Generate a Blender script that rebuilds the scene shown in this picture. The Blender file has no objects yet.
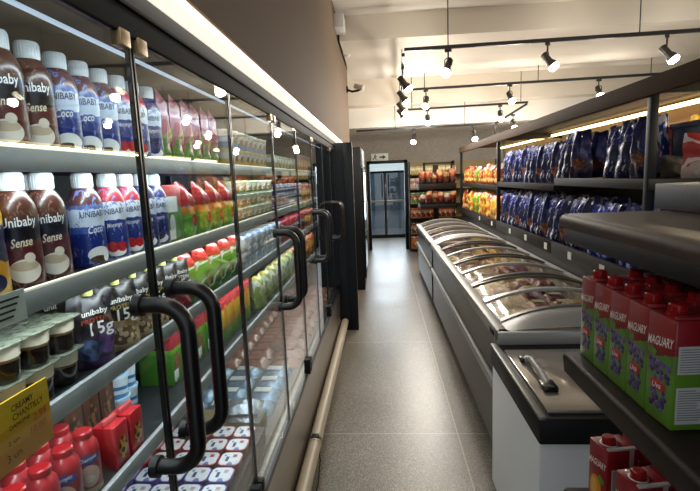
import bpy, bmesh, math, random
from mathutils import Vector, Matrix
R = random.Random(7)
PI = math.pi
SC = bpy.context.scene
COL = SC.collection

# ------------------------------------------------------------------ colours / materials
def lin(c):
    if isinstance(c, str):
        c = c.lstrip('#')
        c = tuple(int(c[i:i+2], 16)/255 for i in (0, 2, 4))
    return tuple((v/12.92 if v <= .04045 else ((v+.055)/1.055)**2.4) for v in c) + (1.0,)

def new_mat(name):
    m = bpy.data.materials.new(name); m.use_nodes = True
    nt = m.node_tree
    return m, nt, nt.nodes['Principled BSDF']

def prin(name, col, rough=.5, metal=0., coat=0., emit=None, es=0., bump=0., bscale=60., spec=.5, var=0.):
    m, nt, b = new_mat(name)
    b.inputs['Base Color'].default_value = lin(col)
    b.inputs['Roughness'].default_value = rough
    b.inputs['Metallic'].default_value = metal
    b.inputs['Coat Weight'].default_value = coat
    b.inputs['Specular IOR Level'].default_value = spec
    if emit:
        b.inputs['Emission Color'].default_value = lin(emit); b.inputs['Emission Strength'].default_value = es
    if bump or var:
        tc = nt.nodes.new('ShaderNodeTexCoord'); n = nt.nodes.new('ShaderNodeTexNoise')
        n.inputs['Scale'].default_value = bscale; n.inputs['Detail'].default_value = 5
        nt.links.new(tc.outputs['Object'], n.inputs['Vector'])
        if bump:
            bp = nt.nodes.new('ShaderNodeBump'); bp.inputs['Strength'].default_value = bump; bp.inputs['Distance'].default_value = .01
            nt.links.new(n.outputs['Fac'], bp.inputs['Height']); nt.links.new(bp.outputs[0], b.inputs['Normal'])
        if var:
            mr = nt.nodes.new('ShaderNodeMapRange'); mr.inputs[1].default_value = .3; mr.inputs[2].default_value = .7
            mr.inputs[3].default_value = 1-var; mr.inputs[4].default_value = 1+var
            nt.links.new(n.outputs['Fac'], mr.inputs[0])
            mx = nt.nodes.new('ShaderNodeMix'); mx.data_type = 'RGBA'; mx.blend_type = 'MULTIPLY'; mx.inputs[0].default_value = 1
            mx.inputs[6].default_value = lin(col)
            nt.links.new(mr.outputs[0], mx.inputs[7]); nt.links.new(mx.outputs[2], b.inputs['Base Color'])
    return m

def math_node(nt, op, a, b=None, c=None):
    n = nt.nodes.new('ShaderNodeMath'); n.operation = op
    for i, v in enumerate((a, b, c)):
        if v is None: continue
        if isinstance(v, (int, float)): n.inputs[i].default_value = v
        else: nt.links.new(v, n.inputs[i])
    return n.outputs[0]

def mix_col(nt, fac, a, b):
    n = nt.nodes.new('ShaderNodeMix'); n.data_type = 'RGBA'
    nt.links.new(fac, n.inputs[0])
    for i, v in ((6, a), (7, b)):
        if isinstance(v, tuple): n.inputs[i].default_value = v
        else: nt.links.new(v, n.inputs[i])
    return n.outputs[2]

def printed(name, bands, blobs=(), rough=.4, metal=0., skew=0., wob=.0, streak=None, speck=None, coat=0., blotch=None):
    """printed packaging: bands [(from height fraction, colour)], blobs [(u, v, ru, rv, colour, grain)] on the flat of the pack"""
    m, nt, b = new_mat(name)
    tc = nt.nodes.new('ShaderNodeTexCoord'); sp = nt.nodes.new('ShaderNodeSeparateXYZ')
    nt.links.new(tc.outputs['Generated'], sp.inputs[0])
    u, v = sp.outputs[0], sp.outputs[2]
    h = v
    if skew: h = math_node(nt, 'MULTIPLY_ADD', u, skew, h)
    nz = None
    if wob:
        nz = nt.nodes.new('ShaderNodeTexNoise'); nz.inputs['Scale'].default_value = 4
        nt.links.new(tc.outputs['Generated'], nz.inputs['Vector'])
        h = math_node(nt, 'MULTIPLY_ADD', nz.outputs['Fac'], wob, h)
        h = math_node(nt, 'SUBTRACT', h, wob*.5)
    c = lin(bands[0][1])
    for f, colr in bands[1:]:
        c = mix_col(nt, math_node(nt, 'GREATER_THAN', h, f), c, lin(colr))
    if blotch:   # (colour, threshold, scale): torn splashes of a second ink
        bn = nt.nodes.new('ShaderNodeTexNoise'); bn.inputs['Scale'].default_value = blotch[2]; bn.inputs['Detail'].default_value = 3; bn.inputs['Distortion'].default_value = 1.2
        nt.links.new(tc.outputs['Generated'], bn.inputs['Vector'])
        c = mix_col(nt, math_node(nt, 'GREATER_THAN', bn.outputs['Fac'], blotch[1]), c, lin(blotch[0]))
    if streak:   # (colour, threshold, scale): distorted diagonal streaks
        w = nt.nodes.new('ShaderNodeTexWave'); w.inputs['Scale'].default_value = streak[2]; w.inputs['Distortion'].default_value = 7
        w.inputs['Detail'].default_value = 2
        w.bands_direction = 'DIAGONAL'
        nt.links.new(tc.outputs['Generated'], w.inputs['Vector'])
        c = mix_col(nt, math_node(nt, 'GREATER_THAN', w.outputs['Fac'], streak[1]), c, lin(streak[0]))
    for bl in blobs:
        cu, cv, ru, rv, colr = bl[:5]
        a = math_node(nt, 'POWER', math_node(nt, 'ABSOLUTE', math_node(nt, 'DIVIDE', math_node(nt, 'SUBTRACT', u, cu), ru)), 2)
        d = math_node(nt, 'POWER', math_node(nt, 'ABSOLUTE', math_node(nt, 'DIVIDE', math_node(nt, 'SUBTRACT', v, cv), rv)), 2)
        s = math_node(nt, 'ADD', a, d)
        fac = math_node(nt, 'LESS_THAN', s, 1.0)
        cc = lin(colr)
        if len(bl) > 5:
            vo = nt.nodes.new('ShaderNodeTexVoronoi'); vo.inputs['Scale'].default_value = bl[5]
            nt.links.new(tc.outputs['Object'], vo.inputs['Vector'])
            cc = mix_col(nt, math_node(nt, 'GREATER_THAN', vo.outputs['Distance'], .45), lin(colr), lin(bl[6]))
        c = mix_col(nt, fac, c, cc)
    if speck:    # (colour, amount, scale)
        vo = nt.nodes.new('ShaderNodeTexVoronoi'); vo.inputs['Scale'].default_value = speck[2]
        nt.links.new(tc.outputs['Object'], vo.inputs['Vector'])
        se = nt.nodes.new('ShaderNodeSeparateColor'); nt.links.new(vo.outputs['Color'], se.inputs[0])
        c = mix_col(nt, math_node(nt, 'LESS_THAN', se.outputs[0], speck[1]), c, lin(speck[0]))
    if isinstance(c, tuple): b.inputs['Base Color'].default_value = c
    else: nt.links.new(c, b.inputs['Base Color'])
    b.inputs['Roughness'].default_value = rough; b.inputs['Metallic'].default_value = metal
    b.inputs['Coat Weight'].default_value = coat
    return m

def clear(name, tint='#ffffff', rough=.0, base=.04, gain=1., mx=1.0):
    """clear pane: lets light straight through, mirrors more at grazing angles"""
    m, nt, b = new_mat(name)
    nt.nodes.remove(b)
    out = nt.nodes['Material Output']
    tr = nt.nodes.new('ShaderNodeBsdfTransparent'); tr.inputs[0].default_value = lin(tint)
    gl = nt.nodes.new('ShaderNodeBsdfGlossy'); gl.inputs['Roughness'].default_value = rough
    lw = nt.nodes.new('ShaderNodeLayerWeight'); lw.inputs[0].default_value = .5
    p = math_node(nt, 'POWER', lw.outputs['Facing'], 5)
    f = math_node(nt, 'MINIMUM', math_node(nt, 'MULTIPLY_ADD', p, gain, base), mx)
    ms = nt.nodes.new('ShaderNodeMixShader')
    nt.links.new(f, ms.inputs[0]); nt.links.new(tr.outputs[0], ms.inputs[1]); nt.links.new(gl.outputs[0], ms.inputs[2])
    nt.links.new(ms.outputs[0], out.inputs[0])
    return m

def emissive(name, col, s):
    m, nt, b = new_mat(name)
    b.inputs['Base Color'].default_value = lin(col); b.inputs['Roughness'].default_value = .4
    b.inputs['Emission Color'].default_value = lin(col); b.inputs['Emission Strength'].default_value = s
    return m

# ------------------------------------------------------------------ mesh builder
_txt = {}
def text_mesh(s):
    if s not in _txt:
        cu = bpy.data.curves.new('lettering', 'FONT'); cu.body = s; cu.resolution_u = 2; cu.align_x = 'CENTER'; cu.offset = .012
        ob = bpy.data.objects.new('lettering', cu); COL.objects.link(ob)
        dg = bpy.context.evaluated_depsgraph_get(); dg.update()
        me = bpy.data.meshes.new_from_object(ob.evaluated_get(dg))
        vs = [tuple(v.co) for v in me.vertices]; fs = [tuple(p.vertices) for p in me.polygons]
        bpy.data.objects.remove(ob); bpy.data.curves.remove(cu); bpy.data.meshes.remove(me)
        x0 = min(v[0] for v in vs); x1 = max(v[0] for v in vs); y0 = min(v[1] for v in vs); y1 = max(v[1] for v in vs)
        w = x1-x0
        _txt[s] = ([((v[0]-(x0+x1)/2)/w, (v[1]-(y0+y1)/2)/w) for v in vs], fs)
    return _txt[s]

class MB:
    def __init__(self): self.v = []; self.f = []; self.m = []; self.s = []
    def add(self, vs, fs, mat=0, smooth=False):
        o = len(self.v); self.v += [tuple(p) for p in vs]
        for f in fs: self.f.append(tuple(i+o for i in f)); self.m.append(mat); self.s.append(smooth)
        return self
    def box(self, x0, x1, y0, y1, z0, z1, mat=0, bev=0.):
        if bev:
            bm = bmesh.new(); bmesh.ops.create_cube(bm, size=1)
            for v in bm.verts: v.co = ((x0+x1)/2+v.co.x*(x1-x0), (y0+y1)/2+v.co.y*(y1-y0), (z0+z1)/2+v.co.z*(z1-z0))
            bmesh.ops.bevel(bm, geom=list(bm.edges), offset=bev, segments=2, profile=.5, affect='EDGES')
            bm.verts.index_update()
            self.add([v.co for v in bm.verts], [[v.index for v in f.verts] for f in bm.faces], mat, True); bm.free()
            return self
        vs = [(x, y, z) for z in (z0, z1) for y in (y0, y1) for x in (x0, x1)]
        return self.add(vs, [(0, 2, 3, 1), (4, 5, 7, 6), (0, 1, 5, 4), (2, 6, 7, 3), (0, 4, 6, 2), (1, 3, 7, 5)], mat)
    def lathe(self, prof, n=20, mat=0, c=(0, 0, 0), caps=True, sx=1., sy=1., sq=2.):
        vs, fs = [], []
        for r, z in prof:
            for i in range(n):
                a = 2*PI*i/n; ca, sa = math.cos(a), math.sin(a)
                k = 1. if sq == 2. else (abs(ca)**sq+abs(sa)**sq)**(-1/sq)
                vs.append((c[0]+r*ca*k*sx, c[1]+r*sa*k*sy, c[2]+z))
        for j in range(len(prof)-1):
            for i in range(n):
                a, b2 = j*n+i, j*n+(i+1) % n
                fs.append((a, b2, b2+n, a+n))
        self.add(vs, fs, mat, True)
        if caps:
            self.add(vs[:n], [tuple(reversed(range(n)))], mat); self.add(vs[-n:], [tuple(range(n))], mat)
        return self
    def tube(self, pts, r, n=10, mat=0):
        pts = [Vector(p) for p in pts]; vs, fs = [], []
        for k, p in enumerate(pts):
            t = (pts[min(k+1, len(pts)-1)]-pts[max(k-1, 0)]).normalized()
            a = Vector((0, 0, 1)) if abs(t.z) < .9 else Vector((0, 1, 0))
            if k and abs(a.dot(t)) > .99: a = Vector((1, 0, 0))
            e1 = t.cross(Vector((0.01, 1, 0.02))).normalized() if abs(t.y) < .95 else t.cross(Vector((1, 0, 0.01))).normalized()
            e2 = t.cross(e1)
            for i in range(n):
                q = 2*PI*i/n; vs.append(p+e1*(r*math.cos(q))+e2*(r*math.sin(q)))
        for k in range(len(pts)-1):
            for i in range(n): fs.append((k*n+i, k*n+(i+1) % n, (k+1)*n+(i+1) % n, (k+1)*n+i))
        self.add(vs, fs, mat, True)
        self.add(vs[:n], [tuple(reversed(range(n)))], mat); self.add(vs[-n:], [tuple(range(n))], mat)
        return self
    def cyl(self, p0, p1, r, n=12, mat=0): return self.tube([p0, p1], r, n, mat)
    def ball(self, c, r, mat=0, n=8, sz=1., flat=1.):
        prof = [(r*math.sin(PI*k/6)+1e-5, -r*math.cos(PI*k/6)*sz) for k in range(7)]
        return self.lathe(prof, n, mat, c, caps=False, sy=flat)
    def text(self, s, w, c, mat, face='-y', radius=None, skew=0., rise=0., taper=None, tall=1.):
        vs, fs = text_mesh(s); out = []
        for x, y in vs:
            X = x*w; Z = (y*tall+x*rise)*w; X += y*w*skew
            if radius:
                a = X/radius; out.append((c[0]+radius*math.sin(a), c[1]-radius*math.cos(a), c[2]+Z))
            elif face == '-y': out.append((c[0]+X, c[1], c[2]+Z))
            elif face == '+x': out.append((c[0], c[1]+X, c[2]+Z))
            elif face == 'up': out.append((c[0]+X, c[1]+Z, c[2]))
        return self.add(out, fs, mat)
    def prism(self, poly, y0, y1, mat=0, axis='y', smooth=False):
        n = len(poly)
        P = (lambda a, b, t: (a, t, b)) if axis == 'y' else (lambda a, b, t: (t, a, b))
        vs = [P(a, b, y0) for a, b in poly]+[P(a, b, y1) for a, b in poly]
        self.add(vs, [(i, (i+1) % n, (i+1) % n+n, i+n) for i in range(n)], mat, smooth)
        self.add(vs[:n], [tuple(range(n))[::-1]], mat); self.add(vs[n:], [tuple(range(n))], mat)
        return self
    def build(self, name, mats, parent=None, loc=None, recalc=True):
        me = bpy.data.meshes.new(name)
        me.from_pydata(self.v, [], self.f)
        mats = mats if isinstance(mats, (list, tuple)) else [mats]
        for m in mats: me.materials.append(m)
        me.polygons.foreach_set('material_index', self.m); me.polygons.foreach_set('use_smooth', self.s)
        if recalc:
            bm = bmesh.new(); bm.from_mesh(me); bmesh.ops.recalc_face_normals(bm, faces=bm.faces); bm.to_mesh(me); bm.free()
        if any(self.s): me.set_sharp_from_angle(angle=math.radians(38))
        me.update()
        o = bpy.data.objects.new(name, me); COL.objects.link(o)
        if parent: o.parent = parent
        if loc: o.location = loc
        return o

# ------------------------------------------------------------------ things
LABELS = set()
def put(o, label, cat, group=None):
    if label in LABELS: print('LABELDUP', label)
    n = len(label.split())
    if not 4 <= n <= 16: print('LABELLEN', n, label)
    LABELS.add(label); o['label'] = label; o['category'] = cat
    if group: o['group'] = group
    return o
def empty(name, loc=(0, 0, 0), rz=0.):
    o = bpy.data.objects.new(name, None); COL.objects.link(o); o.location = loc; o.rotation_euler = (0, 0, rz); o.empty_display_size = .05
    return o
def thing(name, label, cat, loc=(0, 0, 0), rz=0., group=None):
    return put(empty(name, loc, rz), label, cat, group)
def struct(o):
    o['kind'] = 'structure'; return o
def dup(root):
    r = root.copy(); COL.objects.link(r)
    for ch in list(root.children):
        c = ch.copy(); COL.objects.link(c); c.parent = r
        for g in list(ch.children):
            d = g.copy(); COL.objects.link(d); d.parent = c
    return r
class Kind:
    """one sort of goods: made once, every further one copied with its parts"""
    def __init__(self, make, cat): self.make = make; self.cat = cat; self.proto = None; self.used = False
    def place(self, loc, rz, label, group=None, s=1., tilt=0.):
        if self.proto is None: self.proto = self.make()
        o = dup(self.proto) if self.used else self.proto
        self.used = True
        o.location = loc; o.rotation_euler = (tilt, 0, rz); o.scale = (s, s, s)
        return put(o, label, self.cat, group)
ORD = 'first second third fourth fifth sixth seventh eighth ninth tenth eleventh twelfth thirteenth fourteenth fifteenth sixteenth seventeenth eighteenth nineteenth twentieth'.split()
def nth(i): return ORD[i] if i < 20 else 'twenty-'+ORD[i-20]

# ------------------------------------------------------------------ shared materials
black = prin('black_metal', '#0b0c0e', .5, 0., spec=.25)
blackgloss = prin('black_gloss_metal', '#0c0d10', .22, 0., coat=.4)
blacktube = prin('black_rubber_tube', '#0e0e10', .33)
navy_metal = prin('dark_blue_grey_metal', '#161b22', .5, spec=.3)
steel = prin('brushed_steel', '#9a938a', .34, .85, bump=.03, bscale=200)
rail_grey = prin('light_grey_rail', '#b9bcc0', .4, .2)
shelf_grey = prin('shelf_sheet_metal', '#2d2f33', .5, .2)
inner_dark = prin('dark_liner', '#15161a', .5)
white_pl = prin('white_plastic', '#e8e8e4', .4)
cream_tube = prin('cream_plastic_tube', '#c9bda4', .4)
silver_pl = prin('silver_plastic', '#aeaeab', .4, .15)
darkgrey_pl = prin('dark_grey_plastic', '#1d1e21', .5, spec=.3)
cap_white = prin('white_cap', '#cdd4d8', .35)
txt_white = prin('white_print', '#f2f0ea', .5)
txt_dark = prin('dark_print', '#1a2148', .5)
txt_black = prin('black_print', '#141414', .5)
cap_red = prin('red_cap', '#98141a', .3)
glass = clear('door_glass', '#eef4f2', 0., .036, .85, .8)
lidglass = clear('lid_glass', '#f0f0e8', .08, .085, .8, .6)
clearplastic = clear('clear_plastic', '#f2f2f0', .15, .08, .6)

# ================================================================== SETTING
def floor_mat():
    m, nt, b = new_mat('polished_terrazzo')
    tc = nt.nodes.new('ShaderNodeTexCoord')
    n1 = nt.nodes.new('ShaderNodeTexNoise'); n1.inputs['Scale'].default_value = 90; n1.inputs['Detail'].default_value = 6
    n2 = nt.nodes.new('ShaderNodeTexNoise'); n2.inputs['Scale'].default_value = 1.3; n2.inputs['Detail'].default_value = 3
    vo = nt.nodes.new('ShaderNodeTexVoronoi'); vo.inputs['Scale'].default_value = 190
    for n in (n1, n2, vo): nt.links.new(tc.outputs['Object'], n.inputs['Vector'])
    sp = nt.nodes.new('ShaderNodeSeparateXYZ'); nt.links.new(tc.outputs['Object'], sp.inputs[0])
    r1 = nt.nodes.new('ShaderNodeValToRGB'); r1.color_ramp.elements[0].position = .3; r1.color_ramp.elements[1].position = .7
    r1.color_ramp.elements[0].color = lin('#675e52'); r1.color_ramp.elements[1].color = lin('#958b7d')
    nt.links.new(n1.outputs['Fac'], r1.inputs[0])
    se = nt.nodes.new('ShaderNodeSeparateColor'); nt.links.new(vo.outputs['Color'], se.inputs[0])
    c = mix_col(nt, math_node(nt, 'LESS_THAN', se.outputs[0], .16), r1.outputs[0], lin('#554d43'))
    c = mix_col(nt, math_node(nt, 'GREATER_THAN', se.outputs[0], .9), c, lin('#aaa193'))
    big = nt.nodes.new('ShaderNodeMix'); big.data_type = 'RGBA'; big.blend_type = 'MULTIPLY'; big.inputs[0].default_value = .7
    r2 = nt.nodes.new('ShaderNodeValToRGB'); r2.color_ramp.elements[0].position = .35; r2.color_ramp.elements[1].position = .65
    r2.color_ramp.elements[0].color = (.7, .69, .67, 1); r2.color_ramp.elements[1].color = (1, 1, 1, 1)
    nt.links.new(n2.outputs['Fac'], r2.inputs[0]); nt.links.new(c, big.inputs[6]); nt.links.new(r2.outputs[0], big.inputs[7]); c = big.outputs[2]
    # cast strips: thin pale joints at x = 0.45 and across every 1.75 m
    jx = math_node(nt, 'LESS_THAN', math_node(nt, 'ABSOLUTE', math_node(nt, 'SUBTRACT', sp.outputs[0], .455)), .004)
    my = math_node(nt, 'ABSOLUTE', math_node(nt, 'SUBTRACT', math_node(nt, 'MODULO', math_node(nt, 'ADD', sp.outputs[1], 10.22), 1.75), .875))
    jy = math_node(nt, 'LESS_THAN', my, .003)
    j = math_node(nt, 'MAXIMUM', jx, jy)
    c = mix_col(nt, j, c, lin('#b3a99a'))
    nt.links.new(c, b.inputs['Base Color'])
    rr = math_node(nt, 'MULTIPLY_ADD', n2.outputs['Fac'], .2, .24); nt.links.new(rr, b.inputs['Roughness'])
    b.inputs['Specular IOR Level'].default_value = .6
    return m
cream = prin('shaded_ceiling_paint', '#e6dccb', .8, var=.02, bscale=2)  # beams creamier than the ceiling: shading of their faces put into the colour
white_paint = prin('white_ceiling_paint', '#efe9de', .8, var=.02, bscale=2)
taupe = prin('taupe_wall_paint', '#7d6a57', .8, spec=.2, bump=.06, bscale=120, var=.05)
greywall = prin('grey_cement_wall', '#8d857b', .8, bump=.1, bscale=25, var=.12)

struct(MB().box(-1.5, 9, -2.5, 15.5, -.1, 0).build('floor', floor_mat()))
ce = MB().box(-1.5, 9, -2.5, 10.9, 3.5, 3.6).build('ceiling', white_paint); struct(ce)
struct(MB().box(-.42, 9, 2.1, 3.9, 3.26, 3.5, 0).box(-.42, 9, 5.5, 7.65, 3.23, 3.5).build('ceiling_beam', cream))
struct(MB().box(-1.5, 9, 8.95, 9.3, 3.03, 3.5, 0).build('ceiling_beam', cream))
struct(MB().box(-1.5, 9, 9.3, 10.9, 2.66, 3.5, 0).build('ceiling_soffit', white_paint))
wb = MB().box(-1.5, -.31, 10.9, 11.05, 0, 3.5).box(.60, 9, 10.9, 11.05, 0, 3.5).box(-.31, .60, 10.9, 11.05, 2.06, 3.5)
struct(wb.build('wall_back', greywall))
struct(MB().box(-1.65, -1.5, -2.5, 11.05, 0, 3.5).build('wall_left', greywall))
struct(MB().box(9, 9.15, -2.5, 11.05, 0, 3.5).build('wall_right', greywall))
struct(MB().box(-1.5, -.445, -2.0, 7.0, 2.136, 3.5).build('wall_bulkhead', taupe))

# vestibule and street door beyond the opening
bluewall = prin('pale_blue_paint', '#a9bcc6', .7)
struct(MB().box(-1.0, 1.3, 11.05, 13.2, 2.6, 2.7).build('ceiling_vestibule', bluewall))
dframe = MB().box(-.32, -.255, 10.86, 11.08, 0, 2.07, 0, .004).box(.54, .61, 10.86, 11.08, 0, 2.07, 0, .004).box(-.32, .61, 10.86, 11.08, 2.0, 2.07, 0, .004)
struct(dframe.build('trim_1', black))
tint = clear('tinted_glass', '#c3cdd4', 0., .10, .8, .7)
d1 = MB().box(-.9, 1.2, 13.0, 13.08, 1.80, 1.86).box(-.9, -.62, 13.0, 13.08, 0, 2.6).box(.86, 1.2, 13.0, 13.08, 0, 2.6).box(-.62, .86, 13.0, 13.08, 0, .09)
d1 = struct(d1.build('door_1', black))
MB().box(-.62, .86, 13.03, 13.04, .09, 1.80).build('glass_pane', tint, d1)
MB().box(-.62, .86, 13.03, 13.04, 1.86, 2.6).build('transom_pane', glass, d1)
MB().box(.07, .14, 12.99, 13.07, .09, 1.80, 0, .004).build('centre_stile', blackgloss, d1)
MB().box(-.62, .86, 12.99, 13.06, 1.0, 1.06, 0, .004).build('push_bar', steel, d1)
MB().tube([(.02, 13.0, 1.75), (.02, 12.92, 1.72), (.02, 12.92, 1.15), (.02, 13.0, 1.12)], .018).tube([(.2, 13.0, 1.75), (.2, 12.92, 1.72), (.2, 12.92, 1.15), (.2, 13.0, 1.12)], .018).build('handle', blackgloss, d1)
struct(MB().box(-6, 6, 15.5, 40, -.1, 0).build('street_ground', prin('asphalt', '#7a7d80', .9, var=.1)))
struct(MB().box(-9, 9, 24, 24.5, 0, 1.95).build('street_wall', prin('street_wall_paint', '#7d868c', .9, var=.3, bscale=.8)))

# exit sign by the door
sg = thing('exit_sign', 'small white emergency exit sign with running figure and arrow above the doorway', 'sign', (-.02, 10.88, 2.15))
MB().box(-.20, .20, -.012, .012, -.085, .085, 0, .003).build('panel', prin('sign_white', '#cfd3c8', .5), sg)
dk = prin('sign_dark', '#25301f', .5)
MB().add([(-.0, -.0135, .018), (-.0, -.0135, -.018), (.07, -.0135, -.018), (.07, -.0135, -.05), (.15, -.0135, 0), (.07, -.0135, .05), (.07, -.0135, .018)], [(0, 1, 2, 6), (3, 4, 5)], 0).build('arrow', dk, sg)
g = MB().ball((-.1, -.014, .055), .014, 0, 10, 1, .1)
g.add([(-.115, -.0135, .04), (-.125, -.0135, -.01), (-.095, -.0135, -.01), (-.09, -.0135, .04)], [(0, 1, 2, 3)])
g.add([(-.125, -.0135, -.01), (-.16, -.0135, -.04), (-.15, -.0135, -.055), (-.105, -.0135, -.015)], [(0, 1, 2, 3)])
g.add([(-.11, -.0135, -.01), (-.08, -.0135, -.06), (-.065, -.0135, -.055), (-.095, -.0135, -.005)], [(0, 1, 2, 3)])
g.add([(-.09, -.0135, .035), (-.055, -.0135, .01), (-.06, -.0135, .0), (-.095, -.0135, .02)], [(0, 1, 2, 3)])
g.build('running_figure', dk, sg)

# ================================================================== LIGHT STRIP UNDER BULKHEAD
ls = put(MB().box(-.510, -.447, -1.9, 6.98, 2.109, 2.13).build('light_strip', emissive('strip_diffuser', '#fff3e0', 1.05)), 'long warm white strip light under the brown bulkhead above the fridge', 'strip light')

# ================================================================== LEFT DISPLAY FRIDGE
SH = [1.785, 1.505, 1.258, .962]
Y0, Y1 = -.27, 5.05
fr = thing('display_fridge', 'long black multideck display fridge with glass doors along the left side', 'fridge', (-.9, 2.4, 0))
FO = (.9, -2.4, 0)   # part meshes are given in world coordinates
fp = lambda mb, name, mat, parent=fr: mb.build(name, mat, parent, FO if parent is fr else None)
fp(MB().box(-1.36, -1.28, Y0, Y1, .12, 2.11), 'back_panel', inner_dark)
fp(MB().box(-1.36, -.52, Y0-.05, Y0, .0, 2.11), 'side_panel', black)
fp(MB().box(-1.36, -.50, Y1, Y1+.05, .0, 2.11), 'side_panel', black)
fp(MB().box(-.40, -.30, Y1, Y1+.07, 0, 2.08, 0, .006).box(-.51, -.40, Y1+.01, Y1+.05, 0, 2.08), 'end_post', navy_metal)
canopy_in = prin('beige_canopy_liner', '#8a7860', .6)
fp(MB().box(-1.28, -.56, Y0, Y1, 2.06, 2.10), 'canopy', canopy_in)
fp(MB().box(-.57, -.492, Y0, Y1, 1.998, 2.10, 0, .004).box(-.494, -.484, Y0, Y1, 2.05, 2.062, 0, .002), 'header_rail', prin('matte_black', '#08080a', .7, spec=.2))
fp(MB().box(-1.28, -.5, Y0, Y1, .10, .14).box(-.56, -.50, Y0, Y1, .14, .47), 'base_panel', steel)
fp(MB().box(-.60, -.545, Y0, Y1, 0, .12), 'kick_plate', inner_dark)
fp(MB().box(-.525, -.49, Y0, Y1, .47, .498, 0, .003), 'sill_seal', blacktube)
deckmat = prin('deck_liner', '#55504a', .5, .2)
fp(MB().box(-1.28, -.56, Y0, Y1, .47, .50), 'deck', deckmat)
fp(MB().tube([(-.452, Y0, .1), (-.452, 2.62, .1)], .04, 16).tube([(-.452, 2.6, .1), (-.452, 2.62, .1)], .043, 16), 'bumper_tube', cream_tube)
fp(MB().tube([(-.452, 2.66, .1), (-.452, Y1, .1)], .04, 16), 'bumper_tube', cream_tube)
fp(MB().tube([(-.452, 2.64, .14), (-.43, 2.60, .13), (-.405, 2.5, .07), (-.40, 2.35, .02), (-.41, 2.2, .008)], .004, 6).box(-.475, -.43, 2.615, 2.665, .06, .145, 0, .004), 'loose_wire', black)
led_cool = emissive('cool_led_tube', '#c9d8f2', .9)
fp(MB().cyl((-.62, Y0+.02, 2.025), (-.62, Y1-.02, 2.025), .009, 10), 'light_tube', [led_cool])
for k, z in enumerate(SH):
    s = fp(MB().box(-1.28, -.705, Y0, Y1, z-.03, z-.008), 'shelf', shelf_grey)
    MB().box(-.712, -.698, Y0, Y1, z-.046, z, 0, .002).build('price_rail', rail_grey, s)
    MB().box(-.728, -.7135, Y0, Y1, z-.043, z-.0305).build('light_tube', emissive('shelf_led', '#eaf0ff', 1.0), s)  # tubes under the lower shelves are added, tucked out of sight behind the rail
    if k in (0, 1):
        MB().box(-.713, -.6985, Y0, Y1, z-.004, z+.003).build('lit_edge', emissive('rail_edge_glow', '#fff3e0', 1.1 if k == 0 else .35), s)  # bright lit look of the rail's top edge put in as emission
fp(MB().box(-1.3, -1.25, 1.5, 1.54, .5, 2.06).box(-1.3, -1.25, 2.72, 2.76, .5, 2.06).box(-1.3, -1.25, 3.94, 3.98, .5, 2.06).box(-1.3, -1.25, .3, .34, .5, 2.06), 'shelf_upright', shelf_grey)
doors = [(-.26, .35, 1), (.35, .96, 1), (.96, 1.57, 0), (1.57, 2.18, 1), (2.18, 2.79, 0), (2.79, 3.40, 1), (3.40, 4.01, 0), (4.01, 4.62, 1), (4.62, 5.045, 0)]
gl_edge = prin('glass_edge_seal', '#0f1716', .3)
brass = prin('cream_fitting', '#8f7a58', .35, .4)
for a, b2, hi in doors:
    a += .004; b2 -= .004
    d = fp(MB().box(-.506, -.498, a, b2, .50, 1.997), 'door', glass)
    MB().box(-.5075, -.4965, a, a+.005, .50, 1.997).box(-.5075, -.4965, b2-.005, b2, .50, 1.997).build('edge_seal', gl_edge, d)
    yh = b2-.082 if hi else a+.056
    yo = a if hi else b2
    sgn = 1 if hi else -1
    pts = [(-.497, yh, 1.465), (-.45, yh, 1.465)]
    for t in range(1, 6):
        q = t/6*PI/2; pts.append((-.45+.055*math.sin(q), yh, 1.41+.055*math.cos(q)))
    pts += [(-.395, yh, 1.41), (-.395, yh, 1.17)]
    for t in range(1, 6):
        q = t/6*PI/2; pts.append((-.45+.055*math.cos(q), yh, 1.17-.055*math.sin(q)))
    pts += [(-.45, yh, 1.115), (-.497, yh, 1.115)]
    h = MB().tube(pts, .0165, 14)
    h.cyl((-.498, yh, 1.465), (-.482, yh, 1.465), .023, 14).cyl((-.498, yh, 1.115), (-.482, yh, 1.115), .023, 14)
    h.build('handle', blacktube, d)
    yc = b2-.012 if hi else a+.012
    MB().box(-.512, -.488, min(yc, yc-sgn*.036), max(yc, yc-sgn*.036), 1.972, 2.004, 0, .002).build('patch_fitting', brass, d)
    MB().box(-.515, -.478, min(yo, yo+sgn*.035), max(yo, yo+sgn*.035), .49, .585, 0, .004).build('pivot', black, d)

# ---- goods in the fridge: makers (front is local -Y, base at z = 0)
def make_bottle(name, mat, brand, brandcol, sub, subcol, capmat=cap_white):
    def f():
        o = empty(name)
        prof = [(.034, 0), (.0385, .004), (.039, .02), (.0385, .085), (.0372, .10), (.0385, .118), (.0385, .148), (.0355, .164), (.0285, .179), (.0215, .19)]
        m = MB().lathe(prof, 24, 0)
        m.text(brand, .062, (0, 0, .129), 1, radius=.0388, rise=.06, tall=1.35)
        if sub: m.text(sub, .036, (0, 0, .093), 2, radius=.0393, skew=.25, rise=.1, tall=1.5)
        # the cup / fruit printed low on the sleeve
        m.build('body', [mat, brandcol, subcol], o)
        c = MB().lathe([(.0215, 0), (.0225, .003), (.0225, .030), (.0205, .034), (.0001, .034)], 24, 0, (0, 0, .19))
        for i in range(24):
            a = 2*PI*i/24
            c.box(.0223*math.cos(a)-.0006, .0223*math.cos(a)+.0006, .0223*math.sin(a)-.0006, .0223*math.sin(a)+.0006, .194, .219)
        c.build('cap', capmat, o)
        return o
    return f
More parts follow.
